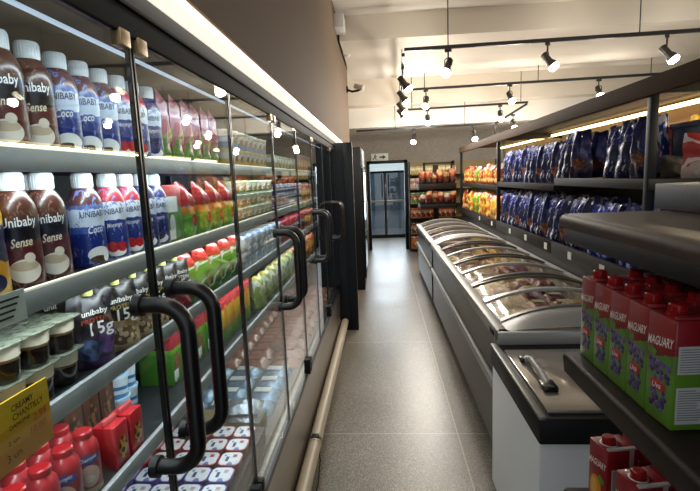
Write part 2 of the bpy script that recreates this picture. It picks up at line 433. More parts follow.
sense = printed('maroon_sleeve', [(0, '#34100e'), (.06, '#4c1416'), (.30, '#561a18'), (.50, '#151012'), (.64, '#16244a'), (.72, '#46241a')],
                [(.5, .2, .34, .12, '#e9e2d8'), (.5, .25, .30, .05, '#c9b59b'), (.62, .33, .12, .05, '#e3d8c6')], .3, wob=.05, coat=.3, blotch=('#7d5a4a', .64, 7.))
bcoco = printed('blue_coconut_sleeve', [(0, '#121f5c'), (.05, '#16297a'), (.44, '#3c5aa6'), (.52, '#ccd8ea'), (.74, '#5b6aa0'), (.79, '#5a3436')],
                [(.55, .17, .34, .10, '#eef0f2'), (.5, .11, .25, .05, '#4d3a2c'), (.75, .13, .1, .06, '#f5f5f5')], .3, wob=.08, coat=.3, blotch=('#6f86c4', .61, 7.))
bstraw = printed('blue_strawberry_sleeve', [(0, '#dfe3ea'), (.05, '#1d2f7c'), (.42, '#2a3a86'), (.56, '#dfe6f1'), (.80, '#b53a44')],
                 [(.5, .14, .3, .07, '#f1eeec'), (.38, .2, .17, .07, '#c3232c'), (.66, .2, .16, .07, '#b81d27')], .3, wob=.08, coat=.3, blotch=('#7a86bf', .62, 7.))
bberry = printed('blue_blackberry_sleeve', [(0, '#cfd6e4'), (.05, '#17265f'), (.44, '#1f2f74'), (.56, '#cfd9ea'), (.80, '#3e3a63')],
                 [(.5, .15, .32, .07, '#e9e9f0'), (.45, .22, .25, .09, '#191c3a', 120, '#3d4270')], .3, wob=.08, coat=.3, blotch=('#6d78b0', .62, 7.))
yel = printed('yellow_navy_sleeve', [(0, '#c9a13a'), (.2, '#cf8f23'), (.36, '#1b1d3d'), (.7, '#d9a931')], [(.5, .16, .3, .09, '#1e2244')], .3, wob=.1, coat=.3)
Kb = {
 'sense': Kind(make_bottle('yogurt_bottle', sense, 'Unibaby', txt_white, 'Sense', prin('cream_print', '#efe3c6', .5)), 'bottle'),
 'coco': Kind(make_bottle('yogurt_bottle', bcoco, 'UNIBABY', txt_dark, 'Coco', txt_white), 'bottle'),
 'straw': Kind(make_bottle('yogurt_bottle', bstraw, 'UNIBABY', txt_dark, 'Morango', txt_white), 'bottle'),
 'berry': Kind(make_bottle('yogurt_bottle', bberry, 'UNIBABY', txt_dark, 'Amora', txt_white), 'bottle'),
 'yellow': Kind(make_bottle('yogurt_bottle', yel, 'UNIBABY', txt_white, None, txt_white), 'bottle'),
}
FZ = PI/2
SN = ['top shelf', 'second shelf', 'third shelf', 'fourth shelf']
def pillow(mb, w, h, d, nx=9, nz=11, seed=1, base=.0, crimp=.06, mat=0, wr=.006, foot=0., tap=0.):
    """a filled bag: bulging front and back, crimped top (and bottom unless it has a foot)"""
    r = random.Random(seed)
    ph = [r.uniform(0, 6.3) for _ in range(8)]
    def p(i, j, s):
        u = i/nx*2-1; t = j/nz
        e = (1-abs(u)**2.6)
        lo = min(1., t/.16) if not foot else foot+(1-foot)*min(1., t/.12)
        b_ = e*min(1., (1-t)/.30)**.7*(lo**.7 if not foot else lo)
        y = s*d/2*max(b_, 0.)
        wv = wr*(math.sin(7*u+ph[0]+4*t)*math.sin(9*t+ph[1])+.6*math.sin(13*u*t+ph[2])+.5*math.sin(17*t+5*u+ph[3]))
        inner = max(0., min(1., (1-abs(u))*6))*max(0., min(1., (1-t)*8))*max(.0, min(1., t*8))
        side = 1-.05*math.sin(PI*t)*(1 if not foot else .3)
        x = u*w/2*side*(1-tap*t)+.003*math.sin(11*t+ph[4])
        z = base+t*h+(.006*math.sin(5*u+ph[5]) if j == nz else 0)
        lean = wr*1.2*math.sin(3*u+ph[6])*(t**2)
        return (x, y+wv*inner*(1 if s < 0 else -1)+lean, z)
    for s in (-1, 1):
        vs = [p(i, j, s) for j in range(nz+1) for i in range(nx+1)]
        n = nx+1
        fs = [(j*n+i, j*n+i+1, (j+1)*n+i+1, (j+1)*n+i) for j in range(nz) for i in range(nx)]
        if s > 0: fs = [f[::-1] for f in fs]
        mb.add(vs, fs, mat, True)
    if foot: pass
    return mb
def make_bag(name, w, h, d, mat, seed, texts=(), tmats=(), foot=0., extra=None, wr=.006, tap=0.):
    def f():
        m = pillow(MB(), w, h, d, 12, 15, seed=seed, foot=foot, wr=wr, tap=tap)
        for (s, tw, x, z, mi, ri) in texts: m.text(s, tw, (x, -d/2*.97-.005, z), mi, rise=ri)
        o = m.build(name, [mat]+list(tmats), None, None, False)
        if extra: extra(o)
        return o
    return f
def make_box(name, w, h, d, mat, bev=.003, texts=(), tmats=(), lid=None):
    def f():
        m = MB().box(-w/2, w/2, -d/2, d/2, 0, h, 0, bev)
        for (s, tw, x, z, mi, ri) in texts: m.text(s, tw, (x, -d/2-.0008, z), mi, rise=ri)
        o = m.build(name, [mat]+list(tmats))
        if lid: lid(o)
        return o
    return f
def make_tub(name, r, h, mat, lidmat, taper=.86):
    def f():
        o = empty(name)
        MB().lathe([(r*taper, 0), (r*taper+.001, .003), (r, h-.008), (r*1.04, h-.006), (r*1.04, h-.003)], 18).build('body', mat, o)
        MB().lathe([(r*1.06, 0), (r*1.06, .006), (r*.98, .008), (r*.9, .006), (.0001, .006)], 18, 0, (0, 0, h-.003)).build('lid', lidmat, o)
        return o
    return f
BS = 1.08
def frow(kind, shelf, y0, n, pitch, depth, desc, group, i0=0, s=1., x=None, jit=.003, zoff=0., ntot=None, rot=FZ, rj=.05, where=None):
    for i in range(n):
        xx = (-.718-depth/2*s if x is None else x)+R.uniform(-jit, jit)
        lab = f'{nth(i+i0)} {desc} from near end, fridge {where or SN[shelf]}'
        if ntot == 1: lab = f'{desc} on the fridge {where or SN[shelf]}'
        kind.place((xx, y0+i*pitch, SH[shelf]-.008+zoff), rot+R.uniform(-rj, rj), lab, group, s)

# --- top shelf
frow(Kb['sense'], 0, .838, 3, .088, .08, 'maroon coffee drink bottle with white cap', 'maroon drink bottles on the top fridge shelf', s=BS, rot=FZ-.78, rj=.1)
frow(Kb['coco'], 0, 1.105, 3, .084, .08, 'blue and white coconut drink bottle', 'blue drink bottles on the top fridge shelf', s=BS, rot=FZ-.78, rj=.1)
frow(Kb['straw'], 0, 1.358, 2, .084, .08, 'blue strawberry drink bottle with red berries', 'blue drink bottles on the top fridge shelf', s=BS, rot=FZ-.78, rj=.1)
frow(Kb['berry'], 0, 1.527, 1, .083, .08, 'dark blue blackberry drink bottle, last of the bottle row', None, ntot=1, s=BS, rot=FZ-.78, rj=.1)
pinkbag = printed('pink_green_bag', [(0, '#4d7a2d'), (.34, '#7a9b4a'), (.5, '#b98aa0'), (.75, '#c9a5ae')], [(.5, .35, .3, .2, '#c7b17a', 60, '#8f4d52')], .3, streak=('#a8546a', .82, 1.1), coat=.3)
K_pink = Kind(make_bag('snack_pouch', .13, .245, .06, pinkbag, 3, foot=.7), 'pouch')
frow(K_pink, 0, 1.64, 6, .098, .06, 'tall pink and green pouch', 'pink and green pouches on the top fridge shelf', x=-.775, rot=FZ+.35)
ylid = prin('yellow_lid', '#d8b64a', .4); wlid = prin('white_lid', '#dcdcd6', .4)
cupyel = printed('white_yellow_cup', [(0, '#c9a03c'), (.35, '#d6b35a'), (.5, '#d9d9d2'), (.85, '#cfc8b4')], [(.5, .5, .25, .25, '#8a6a3a')], .35)
K_cy = Kind(make_tub('dessert_cup', .042, .085, cupyel, ylid), 'cup')
frow(K_cy, 0, 2.27, 8, .098, .09, 'white and yellow dessert cup in the lower layer', 'white and yellow dessert cups on the top fridge shelf')
cw = printed('white_lilac_cup', [(0, '#9aa0b8'), (.4, '#d8d8de'), (.8, '#c9b98a')], [(.5, .5, .3, .22, '#b98f52')], .35)
K_cw = Kind(make_tub('dessert_cup', .042, .085, cw, wlid), 'cup')
frow(K_cw, 0, 2.27, 8, .098, .09, 'white lilac dessert cup in the upper layer', 'white lilac dessert cups on the top fridge shelf', zoff=.091)
gbox = printed('green_white_pack', [(0, '#5e7f4d'), (.5, '#c9cdbf'), (.8, '#7b8c6a')], [(.5, .5, .3, .3, '#9a6e4a')], .4)
K_gb = Kind(make_box('butter_pack', .11, .10, .09, gbox), 'pack')
frow(K_gb, 0, 3.14, 7, .122, .09, 'green and white pack with brown spot', 'green and white packs on the top fridge shelf')
brownpack = printed('brown_pack', [(0, '#7b4a2a'), (.4, '#a86f35'), (.7, '#5b2f20')], [(.5, .5, .3, .25, '#d8b37a')], .4)
K_bp = Kind(make_box('food_pack', .12, .15, .08, brownpack), 'pack')
frow(K_bp, 0, 4.03, 7, .135, .08, 'brown food pack with tan spot', 'brown packs on the top fridge shelf')

# --- second shelf
Kb['yellow'].place((-.765, .825, SH[1]-.008), FZ-.5, 'yellow and navy drink bottle, nearest bottle on the fridge second shelf', 'drink bottles on the second fridge shelf', s=BS)
frow(Kb['sense'], 1, .915, 2, .087, .08, 'maroon coffee drink bottle with white cap', 'drink bottles on the second fridge shelf', s=BS, rot=FZ-.78, rj=.1)
Kb['coco'].place((-.86, 1.06, SH[1]-.008), FZ-.5, 'blue coconut drink bottle set back beside the second maroon bottle, second shelf', 'drink bottles on the second fridge shelf', s=BS)
Kb['coco'].place((-.94, 1.10, SH[1]-.008), FZ-.5, 'blue coconut drink bottle at the back of the fridge second shelf', 'drink bottles on the second fridge shelf', s=BS)
Kb['coco'].place((-.765, 1.155, SH[1]-.008), FZ-.5, 'blue coconut drink bottle at the front of the fridge second shelf', 'drink bottles on the second fridge shelf', s=BS)
frow(Kb['straw'], 1, 1.258, 2, .088, .08, 'blue strawberry drink bottle with red berries', 'drink bottles on the second fridge shelf', s=BS, rot=FZ-.78, rj=.1)
frow(Kb['berry'], 1, 1.432, 2, .088, .08, 'dark blue blackberry drink bottle', 'drink bottles on the second fridge shelf', s=BS, rot=FZ-.78, rj=.1)
redgreen = printed('red_green_bag', [(0, '#4f8a23'), (.36, '#78b02f'), (.44, '#d88a1f'), (.56, '#8c1f22'), (.9, '#a3272b')], [(.55, .36, .22, .18, '#c75b2a', 70, '#8a2b22')], .35, wob=.08, coat=.3)
lblw = prin('white_label', '#d3d9d6', .5)
def boxlabel(o):
    MB().box(-.0475, -.02, -.0615, -.0603, .02, .10).box(-.045, .045, -.0615, -.0603, .14, .17).build('label', lblw, o)
def boxlabel_side(o):
    MB().box(.0701, .0708, -.05, .0, .02, .1).box(.0701, .0708, -.05, .05, .12, .165).build('label', lblw, o)
K_rg = Kind(make_bag('snack_pouch', .15, .21, .10, redgreen, 5, foot=.9, texts=[]), 'pouch')
redgreenbox = printed('green_red_box', [(0, '#4f8a23'), (.62, '#8c1f22')], [(.3, .3, .18, .2, '#c8d2cc')], .4)
K_rgb = Kind(make_box('snack_box', .12, .205, .14, redgreenbox, .004, lid=lambda o: MB().box(-.0612, -.0602, -.05, .02, .02, .1).box(-.055, -.01, -.0712, -.0702, .015, .05).box(-.055, .02, -.0712, -.0702, .11, .165).build('label', lblw, o)), 'box')
K_rgb.place((-.80, 1.60, SH[1]-.008), FZ, 'green and red snack box with pale label beside the blackberry bottles', None)
frow(K_rg, 1, 1.735, 4, .15, .10, 'red and green snack pouch', 'red and green pouches on the second fridge shelf', rot=FZ+.2)
whitetub = printed('white_tub', [(0, '#b9bcb2'), (.15, '#dcdfd8'), (.7, '#bfc6b4')], [(.5, .45, .3, .25, '#b8935a'), (.5, .2, .4, .08, '#6a8a4a')], .35)
glid = prin('pale_green_lid', '#b9c2a0', .4)
K_wt = Kind(make_tub('yogurt_tub', .05, .065, whitetub, glid), 'tub')
for L, nm in enumerate(('bottom', 'middle', 'upper')):
    frow(K_wt, 1, 2.36, 7, .114, .11, f'white yogurt tub in the {nm} layer', 'white yogurt tubs on the second fridge shelf', zoff=L*.0712)
bw = printed('blue_white_pack', [(0, '#344a86'), (.3, '#c9ccd6'), (.5, '#8a2f3a'), (.62, '#bcc4d4')], (), .4, speck=('#3a4570', .3, 30))
K_bw = Kind(make_box('yogurt_pack', .11, .06, .10, bw), 'pack')
for L, nm in enumerate(('bottom', 'middle', 'upper')):
    frow(K_bw, 1, 3.18, 9, .118, .10, f'blue and white pack in the {nm} layer', 'blue and white packs on the second fridge shelf', zoff=L*.0605)
redpk = printed('red_gold_pack', [(0, '#8c2b20'), (.4, '#c9892f'), (.7, '#8a2a22')], (), .4, speck=('#e0c07a', .25, 25))
K_rp = Kind(make_box('food_pack', .12, .16, .08, redpk), 'pack')
frow(K_rp, 1, 4.27, 6, .132, .08, 'red and gold food pack', 'red and gold packs on the second fridge shelf')

# --- third shelf
coffee = printed('coffee_jelly_cup', [(0, '#140c08'), (.56, '#6a4c32'), (.64, '#f2e7d0')], (), .2, wob=.05, coat=.6)
def make_coffee():
    o = empty('coffee_dessert_cup')
    MB().lathe([(.031, 0), (.033, .002), (.0385, .074), (.0385, .076)], 18).build('body', coffee, o)
    MB().lathe([(.0415, 0), (.0415, .002), (.0001, .0025)], 24, 0, (0, 0, .076), sq=7).build('lid', foil, o)
    return o
foil = prin('foil_lid', '#8f9684', .25, .4, var=.5, bscale=50)
K_cf = Kind(make_coffee, 'cup')
for L, nm in enumerate(('lower', 'upper')):
    for q in range(2):
        for i in range(5):
            K_cf.place((-.765-q*.085, .665+i*.0825, SH[2]-.008+L*.0787), FZ+R.uniform(-.04, .04),
                       f'{nth(i)} coffee and cream cup from the near end, {("front", "back")[q]} row, {nm} layer', 'coffee and cream cups on the third fridge shelf')
K_traylid = None
def pouch_extra(o):
    MB().lathe([(.011, 0), (.0115, .002), (.0115, .018), (.0095, .021), (.0001, .021)], 14, 0, (.0, 0, .163)).build('spout_cap', prin('olive_cap', '#8d8f4e', .4), o)
def protein(name, bands, seed, top):
    mt = printed(name, bands[0], bands[1], .45, wob=.05)
    return Kind(make_bag('protein_pouch', .098, .168, .05, mt, seed, [('unibaby', .055, 0, .128, 1, .05), ('PROTEIN', .06, 0, .112, 2, .05), ('15g', .05, .012, .088, 1, .05)], [txt_white, top], .85, pouch_extra), 'pouch')
K_pp = protein('black_purple_pouch', ([(0, '#3a1f4a'), (.12, '#2a2030'), (.5, '#1a181d')], [(.75, .35, .25, .2, '#6a4384'), (.35, .25, .3, .13, '#23304a', 70, '#3d4b74')]), 11, prin('red_print', '#b0442c', .5))
K_pb = protein('black_beige_pouch', ([(0, '#b9a27c'), (.30, '#a98d64'), (.44, '#1c1a19')], [(.5, .22, .35, .13, '#cbb894', 60, '#6d4d33')]), 12, prin('gold_print', '#b79a4e', .5))
K_pr = protein('black_red_pouch', ([(0, '#6d1220'), (.30, '#a01c30'), (.55, '#1a1517')], [(.5, .25, .35, .15, '#8d1a2b', 60, '#d0536a')]), 13, txt_white)
frow(K_pp, 2, 1.095, 1, .1, .05, 'black and purple 15g protein pouch with berries', None, ntot=1, rot=FZ-.6, s=1.13)
frow(K_pb, 2, 1.215, 3, .092, .05, 'black and beige 15g protein pouch', 'black and beige protein pouches on the third fridge shelf', rot=FZ-.6, s=1.13)
frow(K_pr, 2, 1.495, 2, .092, .05, 'black and red 15g protein pouch', 'black and red protein pouches on the third fridge shelf', rot=FZ-.6, s=1.13)
for q in range(2):
    frow(K_pb, 2, 1.16, 4, .10, .05, f'black and beige protein pouch in {("second", "third")[q]} row', 'protein pouches behind the front row', x=-.82-q*.07, rot=FZ-.6, s=1.13)
nutbag = printed('red_top_green_bag', [(0, '#3f7d22'), (.25, '#6ea52c'), (.66, '#a02a20'), (.9, '#b8362a')], [(.6, .4, .28, .26, '#b88a2e', 60, '#c7a54a')], .35, wob=.1, streak=('#d8d6c6', .955, 1.4), coat=.3)
K_nb = Kind(make_bag('snack_pouch', .15, .215, .09, nutbag, 8, foot=.9), 'pouch')
frow(K_nb, 2, 1.69, 5, .14, .09, 'red topped green snack pouch', 'red topped green pouches on the third fridge shelf', rot=FZ+.2)
clbox = printed('pale_mixed_pack', [(0, '#b8b6ae'), (.5, '#8f9aa8'), (.8, '#c9c6bb')], (), .4, speck=('#5a78a8', .3, 40))
K_cl = Kind(make_box('cheese_pack', .12, .055, .10, clbox), 'pack')
for L, nm in enumerate(('bottom', 'middle', 'upper')):
    frow(K_cl, 2, 2.40, 7, .13, .10, f'pale mixed cheese pack in the {nm} layer', 'pale cheese packs on the third fridge shelf', zoff=L*.0555)
redw = printed('red_white_pack', [(0, '#a5202c'), (.4, '#d6d2cc'), (.65, '#a5202c')], (), .4, speck=('#2b3e7a', .2, 30))
K_rw = Kind(make_box('cheese_pack', .12, .16, .09, redw), 'pack')
frow(K_rw, 2, 3.32, 8, .13, .09, 'red and white cheese pack', 'red and white packs on the third fridge shelf')
frow(K_rp, 2, 4.38, 5, .132, .08, 'red and gold food pack', 'red and gold packs on the third fridge shelf')

# --- fourth shelf
cow = printed('red_carton_bottle', [(0, '#c9b79a'), (.13, '#a92c30'), (.34, '#951a22'), (.8, '#a01f28')], [(.5, .36, .34, .20, '#d9b3a6'), (.5, .31, .16, .07, '#e7d6c9'), (.5, .66, .40, .085, '#26408f')], .3, coat=.3)
def make_redbottle():
    o = empty('milk_drink_bottle')
    m = MB().lathe([(.030, 0), (.033, .004), (.033, .105), (.030, .122), (.022, .132), (.02, .136)], 20, 0)
    m.text('Chamyto', .040, (0, 0, .0915), 1, radius=.0336, rise=.15, tall=1.3)
    m.build('body', [cow, txt_white], o)
    MB().lathe([(.021, 0), (.022, .002), (.022, .015), (.019, .018), (.0001, .018)], 18, 0, (0, 0, .136)).build('cap', cap_red, o)
    return o
K_cow = Kind(make_redbottle, 'bottle')
for q, nm in enumerate(('front', 'second', 'third', 'fourth')):
    for i in range(6):
        K_cow.place((-.755-q*.0705, .66+i*.0725+(q % 2)*.015, SH[3]-.008), FZ-.95+R.uniform(-.2, .2), f'{nth(i)} small red milk drink bottle from near end, {nm} row, fourth shelf', 'small red milk drink bottles on the fourth fridge shelf', 1.02)
redcar = printed('red_small_carton', [(0, '#b8242a')], [(.55, .42, .3, .26, '#4a1d18', 60, '#d39a2f')], .35)
def gable(o):
    MB().box(-.028, .028, -.005, .005, .12, .136, 0, .002).build('top_seam', prin('pale_red_seam', '#c7565a', .4), o)
K_rc = Kind(make_box('milk_carton', .062, .12, .062, redcar, .003, [], [], gable), 'carton')
frow(K_rc, 3, 1.125, 2, .073, .062, 'small red chocolate milk carton', 'small red milk cartons on the fourth fridge shelf')
brcar = printed('brown_carton', [(0, '#b9b2a8'), (.1, '#3f2418'), (.9, '#5a3826')], [(.5, .5, .32, .25, '#7a5234', 50, '#2a1a14')], .35)
K_br = Kind(make_box('chocolate_milk_carton', .07, .19, .07, brcar, .003, lid=lambda o: MB().box(-.02, .02, -.02, .02, .19, .194).build('top_seal', lblw, o)), 'carton')
for i in range(3): K_br.place((-.875, 1.115+i*.076, SH[3]-.008), FZ, f'{nth(i)} tall brown chocolate milk carton behind the red bottles, fourth shelf', 'brown chocolate milk cartons')
bluecup = printed('blue_white_cup', [(0, '#4a86b8'), (.25, '#d3e2ee'), (.45, '#3a78b4'), (.62, '#d8e6ef')], (), .3, skew=.2)
K_bc = Kind(make_tub('yogurt_cup', .04, .072, bluecup, prin('blue_lid', '#a9cbe2', .35)), 'cup')
for i in range(2):
    for L, nm in enumerate(('bottom', 'middle', 'upper')):
        K_bc.place((-.88-.02*(i % 2), 1.372+i*.085, SH[3]-.008+L*.077), FZ, f'blue white yogurt cup, {nm} of the {nth(i)} cup stack, fourth shelf', 'stacked blue and white yogurt cups')
grbox = printed('green_box_red_top', [(0, '#3f7420'), (.55, '#5a8c28'), (.62, '#7d1522')], [(.4, .35, .22, .18, '#5e3f2a', 60, '#8a5b3a'), (.22, .1, .14, .06, '#cdd3c0')], .4)
K_gr = Kind(make_box('green_snack_box', .11, .225, .13, grbox, .003, lid=lambda o: MB().box(-.045, -.01, -.0662, -.0652, .02, .055).build('label', lblw, o)), 'box')
for i in range(4): K_gr.place((-.86, 1.655+i*.115, SH[3]-.008), FZ, f'{nth(i)} green snack box with dark red top from near end, fourth shelf', 'green and red boxes on the fourth fridge shelf')
redyel = printed('red_yellow_green_box', [(0, '#5d9126'), (.3, '#b99a2c'), (.72, '#a3202a')], [(.5, .5, .2, .3, '#c2791f')], .4)
K_ry = Kind(make_box('snack_box', .11, .225, .09, redyel), 'box')
frow(K_ry, 3, 2.10, 4, .115, .09, 'red, yellow and green snack box', 'red yellow green boxes on the fourth fridge shelf', x=-.80)
palebag = printed('pale_yellow_green_bag', [(0, '#8f9a5a'), (.3, '#c2c59a'), (.6, '#d0d3bd'), (.85, '#b3a84a')], (), .4, wob=.25, speck=('#7f8f4a', .25, 30))
K_pa = Kind(make_bag('cheese_bag', .16, .19, .09, palebag, 21, foot=.9), 'bag')
frow(K_pa, 3, 2.70, 7, .165, .09, 'pale yellow and green bag', 'pale bags on the fourth fridge shelf')
orb = printed('orange_yellow_bag', [(0, '#b0722a'), (.4, '#d09a3c'), (.75, '#b5562a')], (), .4, wob=.2, speck=('#7a3a22', .25, 30))
K_or = Kind(make_bag('cheese_bag', .16, .19, .09, orb, 22, foot=.9), 'bag')
frow(K_or, 3, 3.86, 7, .165, .09, 'orange and yellow bag', 'orange bags on the fourth fridge shelf')

# --- deck: yogurt multipacks, then foil and meat packs
DK = .50
fp(MB().box(-1.2, -.57, .95, 1.98, .50, .575, 0, .004), 'deck_step', inner_dark)
def make_tray(col):
    def f():
        o = empty('yogurt_tray')
        body = MB().lathe([(.036, 0), (.041, .045), (.044, .048), (.044, .051)], 20, 0, sq=5)
        body.build('body', prin('tray_'+col[1:], col, .3, coat=.3), o)
        lidm = printed('tray_lid_'+col[1:], [(0, '#d5d8dc')], (), .3, speck=('#5b6aa8', .12, 55))
        m = MB().lathe([(.040, 0), (.040, .0015), (.0001, .0016)], 20, 0, (0, 0, .051), sq=5)
        m.box(-.018, .012, .006, .018, .0525, .0532, 1).box(.008, .026, -.022, -.006, .0525, .0532, 2)
        m.build('lid', [lidm, txt_dark, prin('fruit_print_'+col[1:], '#a02f38' if col == '#a8323a' else '#b08a9a', .5)], o)
        return o
    return f
K_tp = Kind(make_tray('#5a4a9a'), 'yogurt'); K_tr = Kind(make_tray('#a8323a'), 'yogurt')
COLN = ['nearest the glass', 'second from the glass', 'third from the glass', 'fourth from the glass', 'fifth from the glass']
for r_ in range(8):
    yy = 1.16+r_*.099
    K = K_tp if r_ < 5 else K_tr
    cn = 'purple' if r_ < 5 else 'red'
    for c_ in range(5):
        xx = -.625-c_*.0925
        o = K.place((xx+R.uniform(-.002, .002), yy, .575), FZ+R.uniform(-.03, .03), f'{cn} yogurt tray in {nth(r_)} row of the fridge deck, {COLN[c_]}', 'yogurt trays on the fridge deck')
cardm = prin('kraft_board', '#8c7a58', .8)
put(MB().box(-.92, -.60, 2.0, 2.13, .50, .585, 0, .003).build('cardboard_tray', cardm), 'beige cardboard tray behind the red yogurt trays on the fridge deck', 'tray')
def make_flat(name, w, l, t, mat, seed, lab=None):
    """flat sealed pack lying down"""
    def f():
        m = MB(); r = random.Random(seed); nx, ny = 8, 8; n = nx+1
        for s in (0, 1):
            vs = []
            for j in range(ny+1):
                for i in range(nx+1):
                    u, v = i/nx*2-1, j/ny*2-1
                    e = (1-abs(u)**4)*(1-abs(v)**4)
                    vs.append((u*w/2, v*l/2, (t*e*(.85+.3*r.random()) + .003) if s else (0. if e > .3 else .002)))
            fs = [(j*n+i, j*n+i+1, (j+1)*n+i+1, (j+1)*n+i) for j in range(ny) for i in range(nx)]
            m.add(vs, fs if s else [q[::-1] for q in fs], 0, True)
        mats = [mat]
        o = m.build(name, mats, None, None, False)
        if lab: MB().box(-w*.28, w*.22, -l*.2, l*.15, t*1.12, t*1.17+.003).build('label', lab, o)
        return o
    return f
silverp = prin('silver_film', '#8f979f', .25, .6, bump=.5, bscale=40, var=.3)
bluesil = prin('blue_silver_film', '#7f9cb4', .25, .4, bump=.5, bscale=40, var=.4)
pinkmeat = prin('pink_meat_film', '#9a6a5c', .25, .0, coat=.5, bump=.4, bscale=40, var=.35)
redlab = prin('dull_red_label', '#8c3f38', .5)
K_s = Kind(make_flat('foil_pack', .2, .13, .035, silverp, 1), 'pack'); K_bs = Kind(make_flat('foil_pack', .18, .14, .04, bluesil, 2, lblw), 'pack')
K_pm = Kind(make_flat('meat_pack', .19, .15, .04, pinkmeat, 3, redlab), 'pack')
for i in range(2): K_s.place((-.70-i*.0, 2.06, .585+i*.041), i*.1, f'silver foil pack {("under", "on top of")[i]} another on the cardboard tray', 'silver packs on the cardboard tray')
for i in range(4):
    for c_ in range(3):
        K_bs.place((-.69-c_*.19, 2.28+i*.15, DK), R.uniform(-.1, .1), f'blue silver foil pack, {nth(i)} row past the cardboard tray, {COLN[c_]}', 'blue silver packs on the fridge deck')
for i in range(13):
    for c_ in range(3):
        K_pm.place((-.67-c_*.2, 2.90+i*.162, DK), R.uniform(-.08, .08), f'pink meat pack, {nth(i)} meat row on the fridge deck, {COLN[c_]}', 'pink meat packs on the fridge deck')
for i in range(10):
    K_pm.place((-.72, 3.15+i*.175, DK+.048), R.uniform(-.3, .3), f'pink meat pack lying on top of the others, {nth(i)} from the near end', 'pink meat packs on the fridge deck')

# --- price tags on the fridge rails
tagm = printed('yellow_tag_card', [(0, '#d98f1c'), (.3, '#e2a31e'), (.6, '#f0c01c')], (), .6)
pt = thing('price_tag', 'yellow handwritten price tag hanging from the fridge third shelf rail', 'price tag', (-.69, .785, 1.325), .0)
t_ = MB().box(-.003, .0, -.075, .068, -.130, .0)
t_.build('card', tagm, pt)
tt = MB(); tt.text('CREAMY', .055, (.0007, .0, -.02), 0, '+x', rise=.03, tall=1.15); tt.text('CHANTILLY', .078, (.0007, .012, -.037), 0, '+x', rise=.03, tall=1.15); tt.text('DANONE', .05, (.0007, -.012, -.053), 0, '+x', rise=.03)
tt.text('2 un.', .03, (.0007, -.03, -.080), 0, '+x', rise=.03, tall=.8); tt.text('3 un.', .038, (.0007, -.032, -.106), 0, '+x', rise=.03)
tt.build('lettering', prin('tag_ink', '#5a3a12', .6), pt)
MB().text('2,99', .036, (.0008, .038, -.062), 0, '+x', rise=.02).text('10,00', .04, (.0008, .03, -.085), 0, '+x').build('price_lettering', prin('orange_ink', '#d8541c', .6), pt)
pt2 = thing('price_tag', 'small white price label on the fridge second shelf rail', 'price tag', (-.696, .80, 1.515))
MB().box(-.002, .0, -.05, .035, -.06, .0).build('card', lblw, pt2)
w = MB()
for i in range(4): w.box(.0003, .0008, -.04, .02-.006*i, -.015-i*.011, -.011-i*.011)
w.build('print_lines', txt_black, pt2)

# ================================================================== UPRIGHT COOLER AND FAR LEFT
uc = thing('upright_cooler', 'tall black upright cooler past the end of the glass door fridge', 'cooler', (-.65, 7.4, 0))
MB().box(-.38, .36, -.45, .45, .0, 2.15, 0, .01).build('body', darkgrey_pl, uc)
MB().box(.361, .385, -.42, .42, .18, 1.85, 0, .004).build('door', navy_metal, uc)
MB().box(.386, .39, -.36, .36, .3, 1.78).build('door_window', prin('dark_door_glass', '#4b545c', .08), uc)
MB().tube([(.385, -.36, 1.35), (.42, -.36, 1.33), (.42, -.36, .92), (.385, -.36, .9)], .014).build('handle', silver_pl, uc)
MB().box(.361, .38, -.43, .43, 1.87, 2.12, 0, .004).build('header_sign', prin('pale_header', '#9aa2a6', .4), uc)

